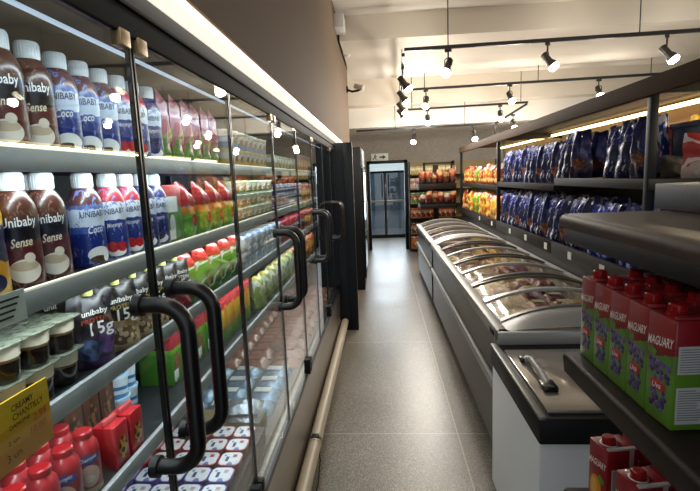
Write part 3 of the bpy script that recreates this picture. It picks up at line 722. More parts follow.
# ================================================================== ISLAND FREEZERS
dark_side = prin('dark_steel_side', '#4c4741', .3, .6, bump=.02, bscale=150)
well = prin('freezer_well', '#b9b3a4', .5)
archm_l = prin('silver_lid_frame', '#c3c4c0', .3, .3); archm_d = prin('dark_lid_frame', '#6a655e', .35, .3)
def arch(t, x0, x1, z0, hgt): 
    return (x0+(x1-x0)*t, z0+hgt*(1-abs(2*t-1)**2.2))
def island(yA, yB, label, nl):
    o = thing('island_freezer', label, 'freezer', (1.05, (yA+yB)/2, 0), 0, 'island freezers along the aisle')
    OF = (-1.05, -(yA+yB)/2, 0)
    P = lambda mb, n, m, par=None: mb.build(n, m, par or o, OF if par is None else None)
    P(MB().box(.66, 1.48, yA+.06, yB-.04, .02, .13), 'plinth', inner_dark)
    P(MB().box(.612, .66, yA, yB, .12, .80).box(1.44, 1.49, yA, yB, .12, .80).box(.612, 1.49, yA, yA+.05, .12, .80).box(.612, 1.49, yB-.05, yB, .12, .80).box(.66, 1.44, yA+.05, yB-.05, .12, .16), 'body', dark_side)
    P(MB().box(.585, .612, yA+.02, yB-.02, .495, .555, 0, .008), 'bumper_rail', silver_pl)
    P(MB().box(.66, .672, yA+.05, yB-.05, .3, .80).box(1.428, 1.44, yA+.05, yB-.05, .3, .80).box(.66, 1.44, yA+.05, yB-.05, .66, .68), 'well_liner', well)
    rim = MB().box(.588, .665, yA-.02, yB, .80, .868, 0, .012).box(1.44, 1.52, yA-.02, yB, .80, .868, 0, .012).box(.588, 1.52, yA-.03, yA+.04, .795, .868, 0, .012).box(.588, 1.52, yB-.05, yB, .80, .868, 0, .012)
    P(rim, 'rim', silver_pl)
    P(MB().box(.5865, .588, yA+.06, yA+.16, .815, .85).box(.584, .5866, yA+.07, yA+.15, .82, .845), 'badge', black)
    # arched end caps
    for yy, dr in ((yA+.0, 1), (yB-.02, -1)):
        e = MB(); N = 16; rows = []
        for k, (q, hs) in enumerate(((0., .2), (.05, .7), (.10, 1.), (.14, 1.0))):
            rows += [(arch(i/N, .64, 1.47, .866, .085*hs)[0], yy+dr*q, arch(i/N, .64, 1.47, .866, .085*hs)[1]) for i in range(N+1)]
        fs = [(r*(N+1)+i, r*(N+1)+i+1, (r+1)*(N+1)+i+1, (r+1)*(N+1)+i) for r in range(3) for i in range(N)]
        e.add(rows, fs, 0, True); P(e, 'end_cap', silver_pl)
    ya, yb = yA+.14, yB-.16
    st = (yb-ya)/nl
    for k in range(nl):
        up = k % 2 == 0
        hz = .085 if up else .070
        y0_, y1_ = ya+k*st, ya+(k+1)*st
        N = 16
        g_ = MB(); vs = []
        for yy in (y0_, y1_):
            vs += [(arch(i/N, .645, 1.465, .866, hz)[0], yy, arch(i/N, .645, 1.465, .866, hz)[1]) for i in range(N+1)]
        g_.add(vs, [(i, i+1, N+1+i+1, N+1+i) for i in range(N)], 0, True)
        lid = P(g_, 'lid', lidglass)
        for yy, mm in ((y0_+.018, archm_l if k % 2 else archm_d), (y1_-.018, archm_l if not k % 2 else archm_d)):
            a_ = MB(); vs = []
            prof = [(-.019, -.006), (.019, -.006), (.019, .010), (-.019, .010)]
            for i in range(N+1):
                x_, z_ = arch(i/N, .645, 1.465, .866, hz)
                for dy, dz in prof: vs.append((x_, yy+dy, z_+dz))
            fs = [(i*4+j, i*4+(j+1) % 4, (i+1)*4+(j+1) % 4, (i+1)*4+j) for i in range(N) for j in range(4)]
            a_.add(vs, fs, 0); a_.build('lid_frame', mm, lid)
    return o
island(2.42, 5.78, 'long dark sided island freezer nearest the camera with arched glass lids', 7)
island(5.84, 8.15, 'far dark sided island freezer behind the first with arched glass lids', 7)
fro_cols = [('#b08a4f', 'tan'), ('#c9ab74', 'beige'), ('#96604a', 'brown'), ('#b87a70', 'pink'), ('#cfae5c', 'golden'), ('#8a4a3a', 'dark red')]
Kf = []
for i, (c, n) in enumerate(fro_cols):
    mt = prin('frozen_film_'+n.replace(' ', '_'), c, .35, coat=.4, bump=.5, bscale=45, var=.45)
    Kf.append((Kind(make_flat('frozen_food_bag', .18, .2, .05, mt, 30+i, prin('pack_label_'+n.replace(' ', '_'), ('#c9b98f', '#a53a30', '#d0c5a8')[i % 3], .5) if i % 2 else None), 'frozen food'), n))
ROWN = ['nearest the aisle', 'second from the aisle', 'third from the aisle', 'farthest from the aisle']
for isl, (ya, n) in enumerate(((2.56, 15), (5.98, 10))):
    for r_ in range(n):
        if isl == 0: order = [4, 0, 1, 0] if r_ < 4 else [3, 1, 3, 5] if r_ < 7 else [0, 4, 1, 1] if r_ < 10 else [1, 2, 0, 4]
        else: order = [R.randrange(6) for _ in range(4)]
        for c_ in range(4):
            K, n2 = Kf[order[c_]]
            K.place((.765+c_*.19, ya+.05+r_*.213, .68), R.uniform(-.12, .12), f'{n2} frozen food bag, {nth(r_)} row of the {("near", "far")[isl]} island freezer, {ROWN[c_]}', f'frozen food in the {("near", "far")[isl]} island freezer', 1.0)
# a second layer lies on the first, closer to the lids
for isl, (ya, n) in enumerate(((2.56, 15), (5.98, 10))):
    for r_ in range(n):
        for c_ in range(4):
            K, n2 = Kf[(r_//3+c_*(r_ % 2)) % 6]
            if (r_*3+c_*5) % 4 > 1: continue
            K.place((.765+c_*.19, ya+.05+r_*.213, .738), R.uniform(-.2, .2), f'{n2} frozen food bag on top, {nth(r_)} row of {("near", "far")[isl]} freezer, {ROWN[c_]}', f'frozen food on top in the {("near", "far")[isl]} island freezer', 1.0)

# ================================================================== WHITE CHEST FREEZER
wf = thing('chest_freezer', 'small white chest freezer with black rim beside the juice shelf', 'freezer', (.828, 2.02, 0))
whitep = prin('white_enamel', '#eef2f6', .35)
MB().box(-.27, .27, -.37, .37, .03, .70, 0, .012).build('body', whitep, wf)
MB().box(-.275, .275, -.385, .385, .695, .80, 0, .01).build('rim', darkgrey_pl, wf)
MB().box(-.277, -.25, -.388, .385, .795, .808, 0, .004).build('rim_trim', prin('dull_silver_trim', '#86857f', .4, .3), wf)
lidm = prin('glossy_lid', '#9b958b', .16, .3, coat=.7, bump=.12, bscale=9)
MB().box(-.235, .26, -.35, .27, .80, .815, 0, .005).build('lid', lidm, wf)
hl = MB().tube([(-.175, .12, .81), (-.172, .10, .838), (-.17, .05, .85), (-.17, -.08, .845), (-.172, -.16, .83), (-.175, -.19, .812)], .015, 10)
hl.build('handle', silver_pl, wf)
MB().box(-.20, -.14, -.21, -.13, .814, .84, 0, .008).build('handle_mount', blackgloss, wf)
MB().box(-.2, -.15, .1, .15, .814, .835, 0, .006).build('handle_mount', blackgloss, wf)
for i, (x_, y_) in enumerate(((-.22, -.32), (.22, -.32), (-.22, .32), (.22, .32))): MB().lathe([(.03, 0), (.03, .04)], 12, 0, (x_, y_, 0)).build('foot', darkgrey_pl, wf)

# ================================================================== NEAR GONDOLA WITH JUICE CARTONS
brownw = prin('dark_brown_laminate', '#241a15', .45, spec=.25, bump=.04, bscale=80, var=.1)
brownn = prin('brown_rounded_nosing', '#3d2f28', .45, spec=.35, bump=.05, bscale=80, var=.1)
gd = thing('display_gondola', 'dark brown display gondola with rounded shelves at the right foreground', 'shelf', (.8, .4, 0))
GO = (-.8, -.4, 0)
def nosed(x0, x1, y0, y1, z0, z1, r, mat=0):
    m = MB(); poly = [(x1, z0), (x1, z1), (x0+r, z1)]
    for k in range(1, 7): q = k/6*PI/2; poly.append((x0+r-r*math.sin(q), z1-r+r*math.cos(q)))
    poly.append((x0+.004, z0)); 
    return m.prism(poly, y0, y1, 0, 'y', True)
nosed(.445, 1.0, -.8, 1.155, 1.195, 1.245, .012).build('shelf', brownw, gd, GO)
s_ = nosed(.503, 1.0, -.8, 1.36, 1.540, 1.576, .022).build('shelf', [brownn], gd, GO)
MB().box(.512, .80, -.8, 1.345, 1.498, 1.540, 0, .004).build('under_rail', prin('black_brown_laminate', '#0d0a09', .6, spec=.15), s_)
nosed(.45, 1.0, -.8, 1.14, .835, .882, .012).build('shelf', brownw, gd, GO)
nosed(.45, 1.0, -.8, 1.14, .40, .447, .012).build('shelf', brownw, gd, GO)
MB().box(.80, 1.12, -.8, 1.36, .0, 1.495).box(.80, 1.25, -.8, 1.43, 1.5765, 1.65, 0, .003).build('spine', brownw, gd, GO)
MB().box(.47, 1.1, -.8, 1.13, 0, .12).build('plinth', inner_dark, gd, GO)

grape_c = prin('grape_print', '#3a2a58', .4, coat=.3); grape_l = prin('grape_light', '#64538c', .4)
leaf_c = prin('leaf_print', '#4f8a2a', .45); ovl = prin('red_oval', '#b3202c', .4)
mango_c = prin('mango_print', '#d88a22', .4); mango_l = prin('mango_light', '#e6b04a', .4)
juicem = printed('grape_juice_carton', [(0, '#5f8f2b'), (.40, '#5d7d2e'), (.55, '#7c1620'), (.62, '#8e1722'), (.93, '#7e1420')], [], .35, skew=-.12, coat=.3)
orangem = printed('mango_juice_carton', [(0, '#7a9a2b'), (.16, '#8c1a1f'), (.93, '#8e1720')], [], .35, coat=.3)
labm = prin('fact_label', '#c9cdcf', .5)
def make_juice(kind):
    def f():
        o = empty('juice_carton')
        w_, d_, h_ = .069, .074, .188
        m = MB().box(-w_/2, w_/2, -d_/2, d_/2, 0, h_, 0, .004)
        m.box(-w_/2+.006, w_/2-.006, .008, d_/2-.004, h_-.001, h_+.004, 0, .0015)
        m.build('body', juicem if kind == 'uva' else orangem, o)
        y_ = -d_/2-.0007
        l = MB()
        l.text('MAGUARY', .062, (0, y_, .143), 0, rise=.14, skew=.2, tall=1.75)
        l.build('brand_lettering', txt_white, o)
        p = MB(); rr = random.Random(4)
        if kind == 'uva':
            for k in range(58):
                t = rr.random(); wd = .025*(1-.35*t)
                zz = .108-.085*t
                if abs(zz-.066) < .010: continue
                p.ball((rr.uniform(-wd, wd), y_+.0005, zz), rr.uniform(.0048, .0062), 0 if rr.random() < .6 else 1, 8, 1, .25)
            p.lathe([(.0001, -.0098), (.012, -.0085), (.018, -.004), (.0195, 0), (.018, .004), (.012, .0085), (.0001, .0098)], 16, 3, (0, y_-.001, .066), False, 1, .05)
            p.add([(-.03, y_-.0003, .118), (-.012, y_-.0003, .112), (-.006, y_-.0003, .124), (-.022, y_-.0003, .13)], [(0, 1, 2, 3)], 2)
            p.add([(.006, y_-.0003, .112), (.026, y_-.0003, .106), (.031, y_-.0003, .118), (.014, y_-.0003, .125)], [(0, 1, 2, 3)], 2)
            p.text('Uva', .022, (0, y_-.0024, .066), 4, skew=.2, rise=.1)
        else:
            p.lathe([(.0001, -.035), (.012, -.031), (.019, -.018), (.021, 0), (.019, .018), (.012, .031), (.0001, .035)], 16, 0, (-.004, y_, .075), False, 1, .06)
            p.lathe([(.0001, -.02), (.008, -.017), (.012, 0), (.008, .017), (.0001, .02)], 14, 1, (-.008, y_-.0012, .082), False, 1, .05)
            p.add([(.0, y_-.0004, .106), (.022, y_-.0004, .098), (.028, y_-.0004, .112), (.01, y_-.0004, .12)], [(0, 1, 2, 3)], 2)
            p.add([(.012, y_-.0004, .03), (.032, y_-.0004, .035), (.032, y_-.0004, .055), (.016, y_-.0004, .05)], [(0, 1, 2, 3)], 2)
        p.build('fruit_print', [grape_c if kind == 'uva' else mango_c, grape_l if kind == 'uva' else mango_l, leaf_c, ovl, txt_white], o)
        s = MB()
        rl = random.Random(9)
        for (ya_, yb_, za_, zb_) in ([(-.031, .026, .098, .145), (-.031, .022, .012, .075)] if kind == 'uva' else [(-.026, .016, .085, .145)]):
            s.box(w_/2+.0002, w_/2+.0008, ya_, yb_, za_, zb_)
            z_ = zb_-.006
            while z_ > za_+.003:
                s.box(w_/2+.0008, w_/2+.0011, ya_+.003, ya_+.003+(yb_-ya_-.006)*rl.uniform(.6, 1.), z_, z_+.0016, 1); z_ -= .0042
        s.build('fact_label', [labm, prin('fine_print', '#7f8488', .5)], o)
        c = MB().lathe([(.0155, 0), (.0155, .003), (.0135, .004), (.0135, .017), (.011, .0195), (.0001, .0195)], 20, 0, (0, -.012, h_))
        for i in range(20):
            a = 2*PI*i/20; c.box(.0134*math.cos(a)-.0006, .0134*math.cos(a)+.0006, -.012+.0134*math.sin(a)-.0006, -.012+.0134*math.sin(a)+.0006, h_+.004, h_+.016)
        c.build('cap', cap_red, o)
        if kind != 'uva': MB().lathe([(.0165, 0), (.019, .0015), (.0165, .003)], 20, 0, (0, -.012, h_), False).build('cap_ring', lblw, o)
        MB().box(w_/2-.012, w_/2-.002, -d_/2+.004, d_/2-.004, h_, h_+.0045, 0, .001).box(w_/2+.0, w_/2+.0012, d_/2-.022, d_/2-.012, h_-.05, h_+.003).build('top_fold', prin('fold_'+kind, '#8f2a30' if kind == 'uva' else '#b9b4b0', .4), o)
        return o
    return f
K_j = Kind(make_juice('uva'), 'juice carton'); K_jm = Kind(make_juice('manga'), 'juice carton')
RW = ['front row at the shelf edge', 'second row', 'third row', 'rear row']
for q in range(4):
    for i in range(5):
        if q == 3 and i > 2: continue
        K_j.place((.521+q*.083, .822+i*.0725+q*.004, 1.245), -PI/2+R.uniform(-.03, .03)+(.06 if i == 0 else 0), f'{nth(i)} grape juice carton from the near end, {RW[q]}', 'grape juice cartons on the brown gondola', 1.05)
for q in range(2):
    for i in range(3):
        K_jm.place((.518+q*.085, 1.035-i*.125+(q*.02), .882), -PI/2+.15, f'{nth(i)} mango juice carton from the far end, {("front", "back")[q]} row of lower gondola shelf', 'mango juice cartons on the lower gondola shelf')

# ================================================================== CHIP RACK ON THE RIGHT
rk = thing('snack_rack', 'long dark two-tier snack rack with canopy running behind the island freezers', 'rack', (1.9, 5.6, 0))
RO = (-1.9, -5.6, 0)
rkm = prin('dark_brown_steel', '#1f1a17', .55, .0, spec=.25, var=.1)
fasc = prin('brown_canopy_fascia', '#4a3728', .65, spec=.2, bump=.03, var=.08)
backp = prin('beige_back_board', '#8f7b62', .7, var=.08)
UPS = [(2.15, 4.2, 1.63), (4.2, 6.2, 1.58), (6.2, 9.05, 1.53)]
for a, b2, z in UPS:
    MB().box(1.5, 2.3, a, b2, z-.062, z, 0, .004).build('upper_shelf', rkm, rk, RO)
for a, b2 in ((1.6, 4.2), (4.2, 6.2), (6.2, 9.05)):
    s = MB().box(1.52, 2.3, a, b2, .99, 1.03).build('lower_shelf', rkm, rk, RO)
    MB().box(1.49, 1.52, a, b2, .965, 1.075, 0, .003).build('front_lip', rkm, s)
tags = MB()
for y_ in (2.7, 3.2, 3.75, 4.3, 4.9, 5.5, 6.4, 7.2): tags.box(1.4865, 1.4895, y_, y_+.07, .985, 1.045)
tags.build('price_labels', lblw, rk, RO)
MB().box(2.3, 2.35, 1.6, 9.05, 0, 2.2).build('back_board', backp, rk, RO)
MB().box(1.53, 2.3, 1.6, 9.05, .0, .965).build('base_cabinet', inner_dark, rk, RO)
for y_ in (2.75, 6.18, 9.0):
    MB().box(1.497, 1.54, y_, y_+.045, 1.075, 2.12, 0, .004).build('post', navy_metal, rk, RO)
MB().box(1.48, 1.52, 2.0, 9.05, 2.085, 2.185, 0, .004).build('canopy_fascia', fasc, rk, RO)
MB().box(1.52, 2.35, 2.0, 9.05, 2.165, 2.185).build('canopy_top', fasc, rk, RO)
for y_ in (2.76, 6.19): MB().box(1.52, 2.3, y_, y_+.04, 2.1, 2.165).build('cross_bar', rkm, rk, RO)
MB().cyl((2.18, 2.0, 2.13), (2.18, 9.0, 2.13), .016, 10).build('light_tube', emissive('warm_led_tube', '#ffe3a0', 6.0), rk, RO)

chipm = [printed('blue_chip_film_a', [(0, '#141c4c'), (.3, '#1a2870'), (.62, '#22368c'), (.93, '#16225c')], [(.5, .5, .28, .13, '#20284f')], .38, .1, blotch=('#b9bfd2', .585, 4.5), coat=.2),
         printed('blue_chip_film_b', [(0, '#10173f'), (.4, '#16225f'), (.93, '#141c50')], [(.5, .3, .3, .12, '#8a5a2a', 60, '#5f2d22')], .38, .1, blotch=('#6d3a34', .63, 4.), coat=.2),
         printed('blue_chip_film_c', [(0, '#1f37b4'), (.5, '#2b50d2'), (.9, '#1f3498')], [(.5, .55, .3, .1, '#c9cede')], .36, .1, blotch=('#a9b6e0', .60, 3.5), coat=.2)]
K_ch = [Kind(make_bag('chip_bag', .21, .355, .10, chipm[0], 41, foot=.5, wr=.011, tap=.3), 'chip bag'), Kind(make_bag('chip_bag', .20, .36, .10, chipm[1], 42, foot=.5, wr=.011, tap=.3), 'chip bag'), Kind(make_bag('chip_bag', .21, .35, .10, chipm[2], 43, foot=.5, wr=.011, tap=.3), 'chip bag')]
def shelf_z(y):
    return [z for a, b2, z in UPS if a <= y < b2+1e-6][0]
RZ = -PI/2
cnt = 0
for q, xx in enumerate((1.61, 1.76)):
    y_ = (2.99, 3.2)[q]; i = 0
    while y_ < 6.12:
        gap = 3.46 < y_ < 3.86
        if not gap and not (q == 1 and y_ < 3.4 and False):
            K = K_ch[0] if (i*7+q) % 3 else K_ch[1]
            K.place((xx+R.uniform(-.01, .01), y_, shelf_z(y_)), RZ+.5+R.uniform(-.25, .2), f'{nth(i)} dark blue chip bag from the near end, {("front", "back")[q]} row of upper rack shelf', 'dark blue chip bags on the upper rack shelf', R.uniform(.97, 1.1))
            i += 1
        y_ += R.uniform(.135, .165)
for q, xx in enumerate((1.61, 1.76)):
    y_ = 2.3 if q == 0 else 2.4; i = 0
    while y_ < 6.1:
        K = (K_ch[2] if y_ < 3.6 else K_ch[0]) if (i+q) % 3 else K_ch[1]
        K.place((xx+R.uniform(-.01, .01), y_, 1.03), RZ+.45+R.uniform(-.3, .25), f'{nth(i)} blue chip bag from the near end, {("front", "back")[q]} row of lower rack shelf', 'blue chip bags on the lower rack shelf', R.uniform(1.14, 1.26))
        i += 1; y_ += .15
def bagkind(nm, bands, seed, w=.2, h=.27, **k):
    return Kind(make_bag('snack_bag', w, h, .11, printed(nm, bands, rough=.3, wob=.25, coat=.2, **k), seed, foot=.5), 'snack bag')
K_oy = [bagkind('yellow_snack_film', [(0, '#b98a22'), (.4, '#e0b32f'), (.8, '#d8921f')], 51, speck=('#8c5a1c', .2, 30)),
        bagkind('orange_snack_film', [(0, '#b8541c'), (.4, '#d9772a'), (.8, '#a83c1a')], 52, speck=('#e8c06a', .2, 30)),
        bagkind('green_snack_film', [(0, '#3f7a2a'), (.4, '#74b23a'), (.8, '#d9d9c0')], 53),
        bagkind('brown_snack_film', [(0, '#5a2d1c'), (.4, '#8c4a2a'), (.8, '#4a2018')], 54, speck=('#d8a86a', .25, 30))]
NM = ['yellow', 'orange', 'green', 'brown']
for i in range(15):
    y_ = 6.32+i*.178
    k = [1, 0, 0, 1, 0, 0, 1, 2, 0, 2, 1, 0, 3, 3, 1][i]
    K_oy[k].place((1.6, y_, 1.03), RZ+R.uniform(-.3, .3), f'{NM[k]} snack bag, {nth(i)} past the middle post on the lower rack shelf', 'yellow, orange and green snack bags on the rack', R.uniform(1.3, 1.55))
    k = [3, 1, 3, 1, 1, 1, 3, 1, 2, 1, 3, 1, 1, 3, 1][i]
    K_oy[k].place((1.6, y_, 1.53), RZ+R.uniform(-.3, .3), f'{NM[k]} snack bag, {nth(i)} past the middle post on the upper rack shelf', 'orange and brown snack bags on the upper rack', R.uniform(.95, 1.1))
# red and black packs at the back of the upper shelf seen through the gap
rbm = printed('red_black_pack', [(0, '#1c1414'), (.35, '#8f1f1c'), (.6, '#1c1414'), (.75, '#a52a22')], (), .35)
K_rb = Kind(make_box('snack_box', .15, .34, .06, rbm), 'box')
for i in range(6): K_rb.place((2.05, 3.5+i*.17, shelf_z(3.5+i*.17)), RZ, f'{nth(i)} red and black box at the back of the upper rack shelf', 'red and black boxes behind the chip bags')
# bin, bags at the near end of the upper shelf
bn = thing('plastic_bin', 'dark blue grey plastic bin at the near end of the upper rack shelf', 'bin', (2.0, 2.98, 1.63))
m = MB(); 
m.box(-.16, .16, -.15, .15, 0, .01).box(-.16, -.148, -.15, .15, 0, .31).box(.148, .16, -.15, .15, 0, .31).box(-.16, .16, -.15, -.138, 0, .31).box(-.16, .16, .138, .15, 0, .31)
m.build('body', prin('blue_grey_plastic', '#56707f', .45), bn)
MB().box(-.175, -.145, -.165, .165, .295, .325, 0, .004).box(.145, .175, -.165, .165, .295, .325, 0, .004).box(-.175, .175, -.165, -.135, .295, .325, 0, .004).box(-.175, .175, .135, .165, .295, .325, 0, .004).build('rim', prin('blue_grey_plastic_rim', '#62798a', .45), bn)
yp = printed('yellow_pack', [(0, '#b8861c'), (.3, '#e8b92a')], (), .4)
K_yp = Kind(make_bag('snack_bag', .13, .35, .06, yp, 61, foot=.5), 'snack bag')
for i in range(3): K_yp.place((1.915+i*.085, 2.98, 1.64), .1*i, f'yellow packet standing in the blue grey bin, {("nearest the aisle", "in the middle", "farthest from the aisle")[i]}', 'yellow packets in the bin')
redw2 = printed('red_white_bag', [(0, '#c9b8b2'), (.3, '#b82a2a'), (.7, '#c8423c')], (), .3, wob=.5, streak=('#e8dad4', .85, 1.2), coat=.2)
Kind(make_bag('snack_bag', .24, .23, .16, redw2, 62, foot=.7), 'snack bag').place((1.70, 2.56, 1.63), -.5, 'red and white crinkled bag at the near end of the upper rack shelf')
greyb = prin('cloudy_film', '#8f8b84', .25, coat=.5, bump=.6, bscale=30, var=.25)
K_gy = Kind(make_bag('snack_bag', .2, .13, .16, greyb, 63, foot=.8), 'snack bag')
K_gy.place((1.80, 2.97, 1.63), -.4, 'cloudy clear bag in front of the blue grey bin')
K_gy.place((1.80, 2.76, 1.63), -.2, 'cloudy clear bag between the bin and the red and white bag')

# ================================================================== FAR GONDOLA END AND BACK SHELVES
fg = thing('end_gondola', 'dark end gondola with snack shelves past the far island freezer', 'shelf', (1.1, 9.6, 0))
FGO = (-1.1, -9.6, 0)
MB().box(.74, 1.46, 9.25, 9.9, 1.42, 1.53, 0, .006).build('shelf', rkm, fg, FGO)
MB().box(.76, 1.46, 9.2, 9.9, 1.05, 1.13, 0, .006).build('shelf', rkm, fg, FGO)
MB().box(.8, 1.46, 9.25, 9.9, .0, .5, 0, .006).build('base', rkm, fg, FGO)
MB().box(1.05, 1.15, 9.55, 9.65, .5, 1.9).build('post', rkm, fg, FGO)
MB().box(.85, .89, 9.58, 9.62, 1.53, 1.95).box(1.4, 1.44, 9.58, 9.62, 1.53, 1.95).box(.85, 1.44, 9.58, 9.62, 1.91, 1.95).build('top_frame', rkm, fg, FGO)
K_far = [bagkind('far_orange_film', [(0, '#3a2a2a'), (.3, '#5f3326'), (.5, '#9a4a2a'), (.85, '#b0705a')], 71, .13, .28), bagkind('far_brown_film', [(0, '#2a1c1c'), (.35, '#6b2f2a'), (.6, '#b8a48f')], 72, .13, .22)]
K_far += [bagkind('far_red_film', [(0, '#3a1518'), (.4, '#7a2420'), (.7, '#b98a5a')], 73, .12, .26), bagkind('far_tan_film', [(0, '#4a3020'), (.5, '#a87a4a'), (.8, '#5a2a1c')], 74, .12, .24)]
FN = ['orange', 'brown', 'red', 'tan']
for i in range(6):
    for zz, yy, nm in ((1.53, 9.33, 'front row of the upper shelf'), (1.53, 9.46, 'back row of the upper shelf'), (1.13, 9.28, 'lower shelf')):
        k = R.choice([0, 0, 2, 3]) if zz > 1.2 else R.choice([1, 1, 2, 3])
        K_far[k].place((.81+i*.118, yy, zz), R.uniform(-.4, .4), f'{FN[k]} snack bag, end gondola {nm}, {nth(i)} from the doorway', 'snack bags on the end gondola', R.uniform(.85, 1.08))
bs = thing('wall_shelving', 'wooden wall shelving with groceries against the back wall beside the doorway', 'shelf', (1.4, 10.7, 0))
BSO = (-1.4, -10.7, 0)
tan = prin('tan_shelf_board', '#8f7a52', .6, var=.1)
BZ = [.08, .42, .78, 1.1, 1.42, 1.74]
for z in BZ: MB().box(.62, 2.6, 10.5, 10.86, z-.03, z).build('shelf', tan, bs, BSO)
MB().box(.62, 2.6, 10.86, 10.895, 0, 2.0).build('back_board', tan, bs, BSO)
MB().box(.62, .64, 10.5, 10.86, 0, 2.0).box(2.58, 2.6, 10.5, 10.86, 0, 2.0).box(1.6, 1.62, 10.5, 10.86, 0, 2.0).build('side_board', rkm, bs, BSO)
gro = [('orange', '#c9561c', '#e08a3a', .26), ('brown', '#5a3a2a', '#b8875a', .22), ('red', '#a52a20', '#c9a56a', .2), ('green', '#4f7a35', '#a8392f', .22), ('pink', '#c9a5a0', '#a86a5a', .22), ('yellow', '#b8a35a', '#d8cfa0', .16)]
for s, (n, c1, c2, h) in enumerate(gro):
    mt = printed('grocery_'+n, [(0, c1), (.45, c2), (.75, c1)], (), .4, speck=('#e8ddc0', .15, 22))
    K = Kind(make_box('grocery_pack', .105, h, .1, mt), 'pack')
    for i in range(9):
        K.place((.70+i*.112, 10.57, BZ[s]), R.uniform(-.08, .08), f'{n} grocery pack on the back wall shelving, {nth(i)} from the doorway', f'{n} packs on the back wall shelving')

# ================================================================== CEILING TRACKS AND SPOTLIGHTS
trm = prin('black_track', '#1a1918', .4)
def track(label, pts, wires, r=.017):
    o = thing('light_track', label, 'light track', pts[0])
    b0 = Vector(pts[0])
    m = MB()
    for a, b2 in zip(pts[:-1], pts[1:]):
        a = Vector(a); b2 = Vector(b2); d = (b2-a); n_ = d.cross(Vector((0, 0, 1))).normalized()*r; u = Vector((0, 0, r))
        vs = [p+sx*n_+sz*u-b0 for p in (a, b2) for sx, sz in ((-1, -1), (1, -1), (1, 1), (-1, 1))]
        m.add(vs, [(0, 1, 2, 3), (7, 6, 5, 4)]+[(i, (i+1) % 4, (i+1) % 4+4, i+4) for i in range(4)])
    m.build('rail', trm, o)
    for (x_, y_, z0, z1) in wires:
        MB().cyl((x_-b0.x, y_-b0.y, z0-b0.z), (x_-b0.x, y_-b0.y, z1-b0.z), .006, 6).build('hanger', trm, o)
    return o
TZ = 3.0
track('nearest ceiling light track running across above the aisle', [(.28, 5.12, TZ), (3.6, 5.02, TZ)], [(.73, 5.1, TZ, 3.5), (2.6, 5.05, TZ, 3.5)])
track('second ceiling light track running across behind the nearest one', [(.39, 7.42, TZ), (4.2, 7.2, TZ)], [(.7, 7.4, TZ, 3.23), (2.35, 7.3, TZ, 3.23), (3.9, 7.22, TZ, 3.23)])
track('third ceiling light track across, in front of the rear soffit', [(.40, 8.86, 2.90), (2.62, 8.66, 2.90)], [(.6, 8.84, 2.90, 3.5), (2.5, 8.67, 2.90, 3.5)])
track('farthest ceiling light track under the rear soffit edge, bending back to the third track', [(-.45, 9.24, 2.60), (2.15, 9.06, 2.60), (2.62, 8.70, 2.88)], [(.3, 9.19, 2.60, 3.03), (1.6, 9.10, 2.6, 3.03)])
track('short ceiling light track running along the aisle above the floor strip', [(.27, 5.15, TZ-.04), (.39, 8.8, TZ-.04)], [(.30, 6.0, TZ-.04, 3.23), (.36, 8.2, TZ-.04, 3.5)])
lens = emissive('lamp_lens', '#fff0d2', 9)
lampb = prin('lamp_housing', '#3a3530', .35, .3)
def make_spot():
    o = empty('spotlight')
    # origin at the track; body hangs below, head along local -Y tilted down (built straight, aimed by the tilt of its parts)
    MB().box(-.03, .03, -.016, .016, -.045, -.017, 0, .003).build('track_adapter', lampb, o)
    MB().tube([(-.0, 0, -.04), (0, 0, -.10)], .008, 8).tube([(-.036, 0, -.17), (-.036, 0, -.115), (-.02, 0, -.1), (.02, 0, -.1), (.036, 0, -.115), (.036, 0, -.17)], .006, 6).build('yoke', lampb, o)
    ax = Vector((0, -.6, -.8)).normalized()
    c = Vector((0, 0, -.165))
    e1 = Vector((1, 0, 0)); e2 = ax.cross(e1)
    m = MB(); vs, fs = [], []
    prof = [(.018, -.065), (.03, -.06), (.031, .03), (.045, .06), (.046, .085), (.040, .085), (.038, .07)]
    n = 16
    for r, t in prof:
        for i in range(n): q = 2*PI*i/n; vs.append(c+ax*t+e1*r*math.cos(q)+e2*r*math.sin(q))
    fs = [(j*n+i, j*n+(i+1) % n, (j+1)*n+(i+1) % n, (j+1)*n+i) for j in range(len(prof)-1) for i in range(n)]
    m.add(vs, fs, 0, True); m.add(vs[:n], [tuple(range(n))]); m.build('head', lampb, o)
    m = MB(); vs = []
    for r, t in [(.040, .072), (.050, .09), (.048, .108), (.034, .122), (.0005, .128)]:
        for i in range(n): q = 2*PI*i/n; vs.append(c+ax*t+e1*r*math.cos(q)+e2*r*math.sin(q))
    m.add(vs, [(j*n+i, j*n+(i+1) % n, (j+1)*n+(i+1) % n, (j+1)*n+i) for j in range(4) for i in range(n)], 0, True)
    m.build('lens', lens, o)
    return o
K_sp = Kind(make_spot, 'spotlight')
warm = (1., .94, .85)
def spot(x, y, z, rz, label, power=14):
    o = K_sp.place((x, y, z), rz, label, 'ceiling track spotlights', 1.1)
    d = Matrix.Rotation(rz, 3, 'Z') @ Vector((0, -.6, -.8))
    p = Vector((x, y, z-.165*1.1)) + d*.20
    L = bpy.data.lights.new('spot_lamp', 'POINT'); L.energy = power; L.color = warm; L.shadow_soft_size = .045
    lo = bpy.data.objects.new('spot_lamp', L); COL.objects.link(lo); lo.location = p
    L2 = bpy.data.lights.new('spot_beam', 'SPOT'); L2.energy = power*3.4; L2.color = warm; L2.shadow_soft_size = .05; L2.spot_size = math.radians(115); L2.spot_blend = .9
    l2 = bpy.data.objects.new('spot_beam', L2); COL.objects.link(l2); l2.location = p; l2.rotation_euler = d.to_track_quat('-Z', 'Y').to_euler()
zt = TZ
spot(.73, 5.10, zt, -.6, 'spotlight on the nearest track, closest to the aisle')
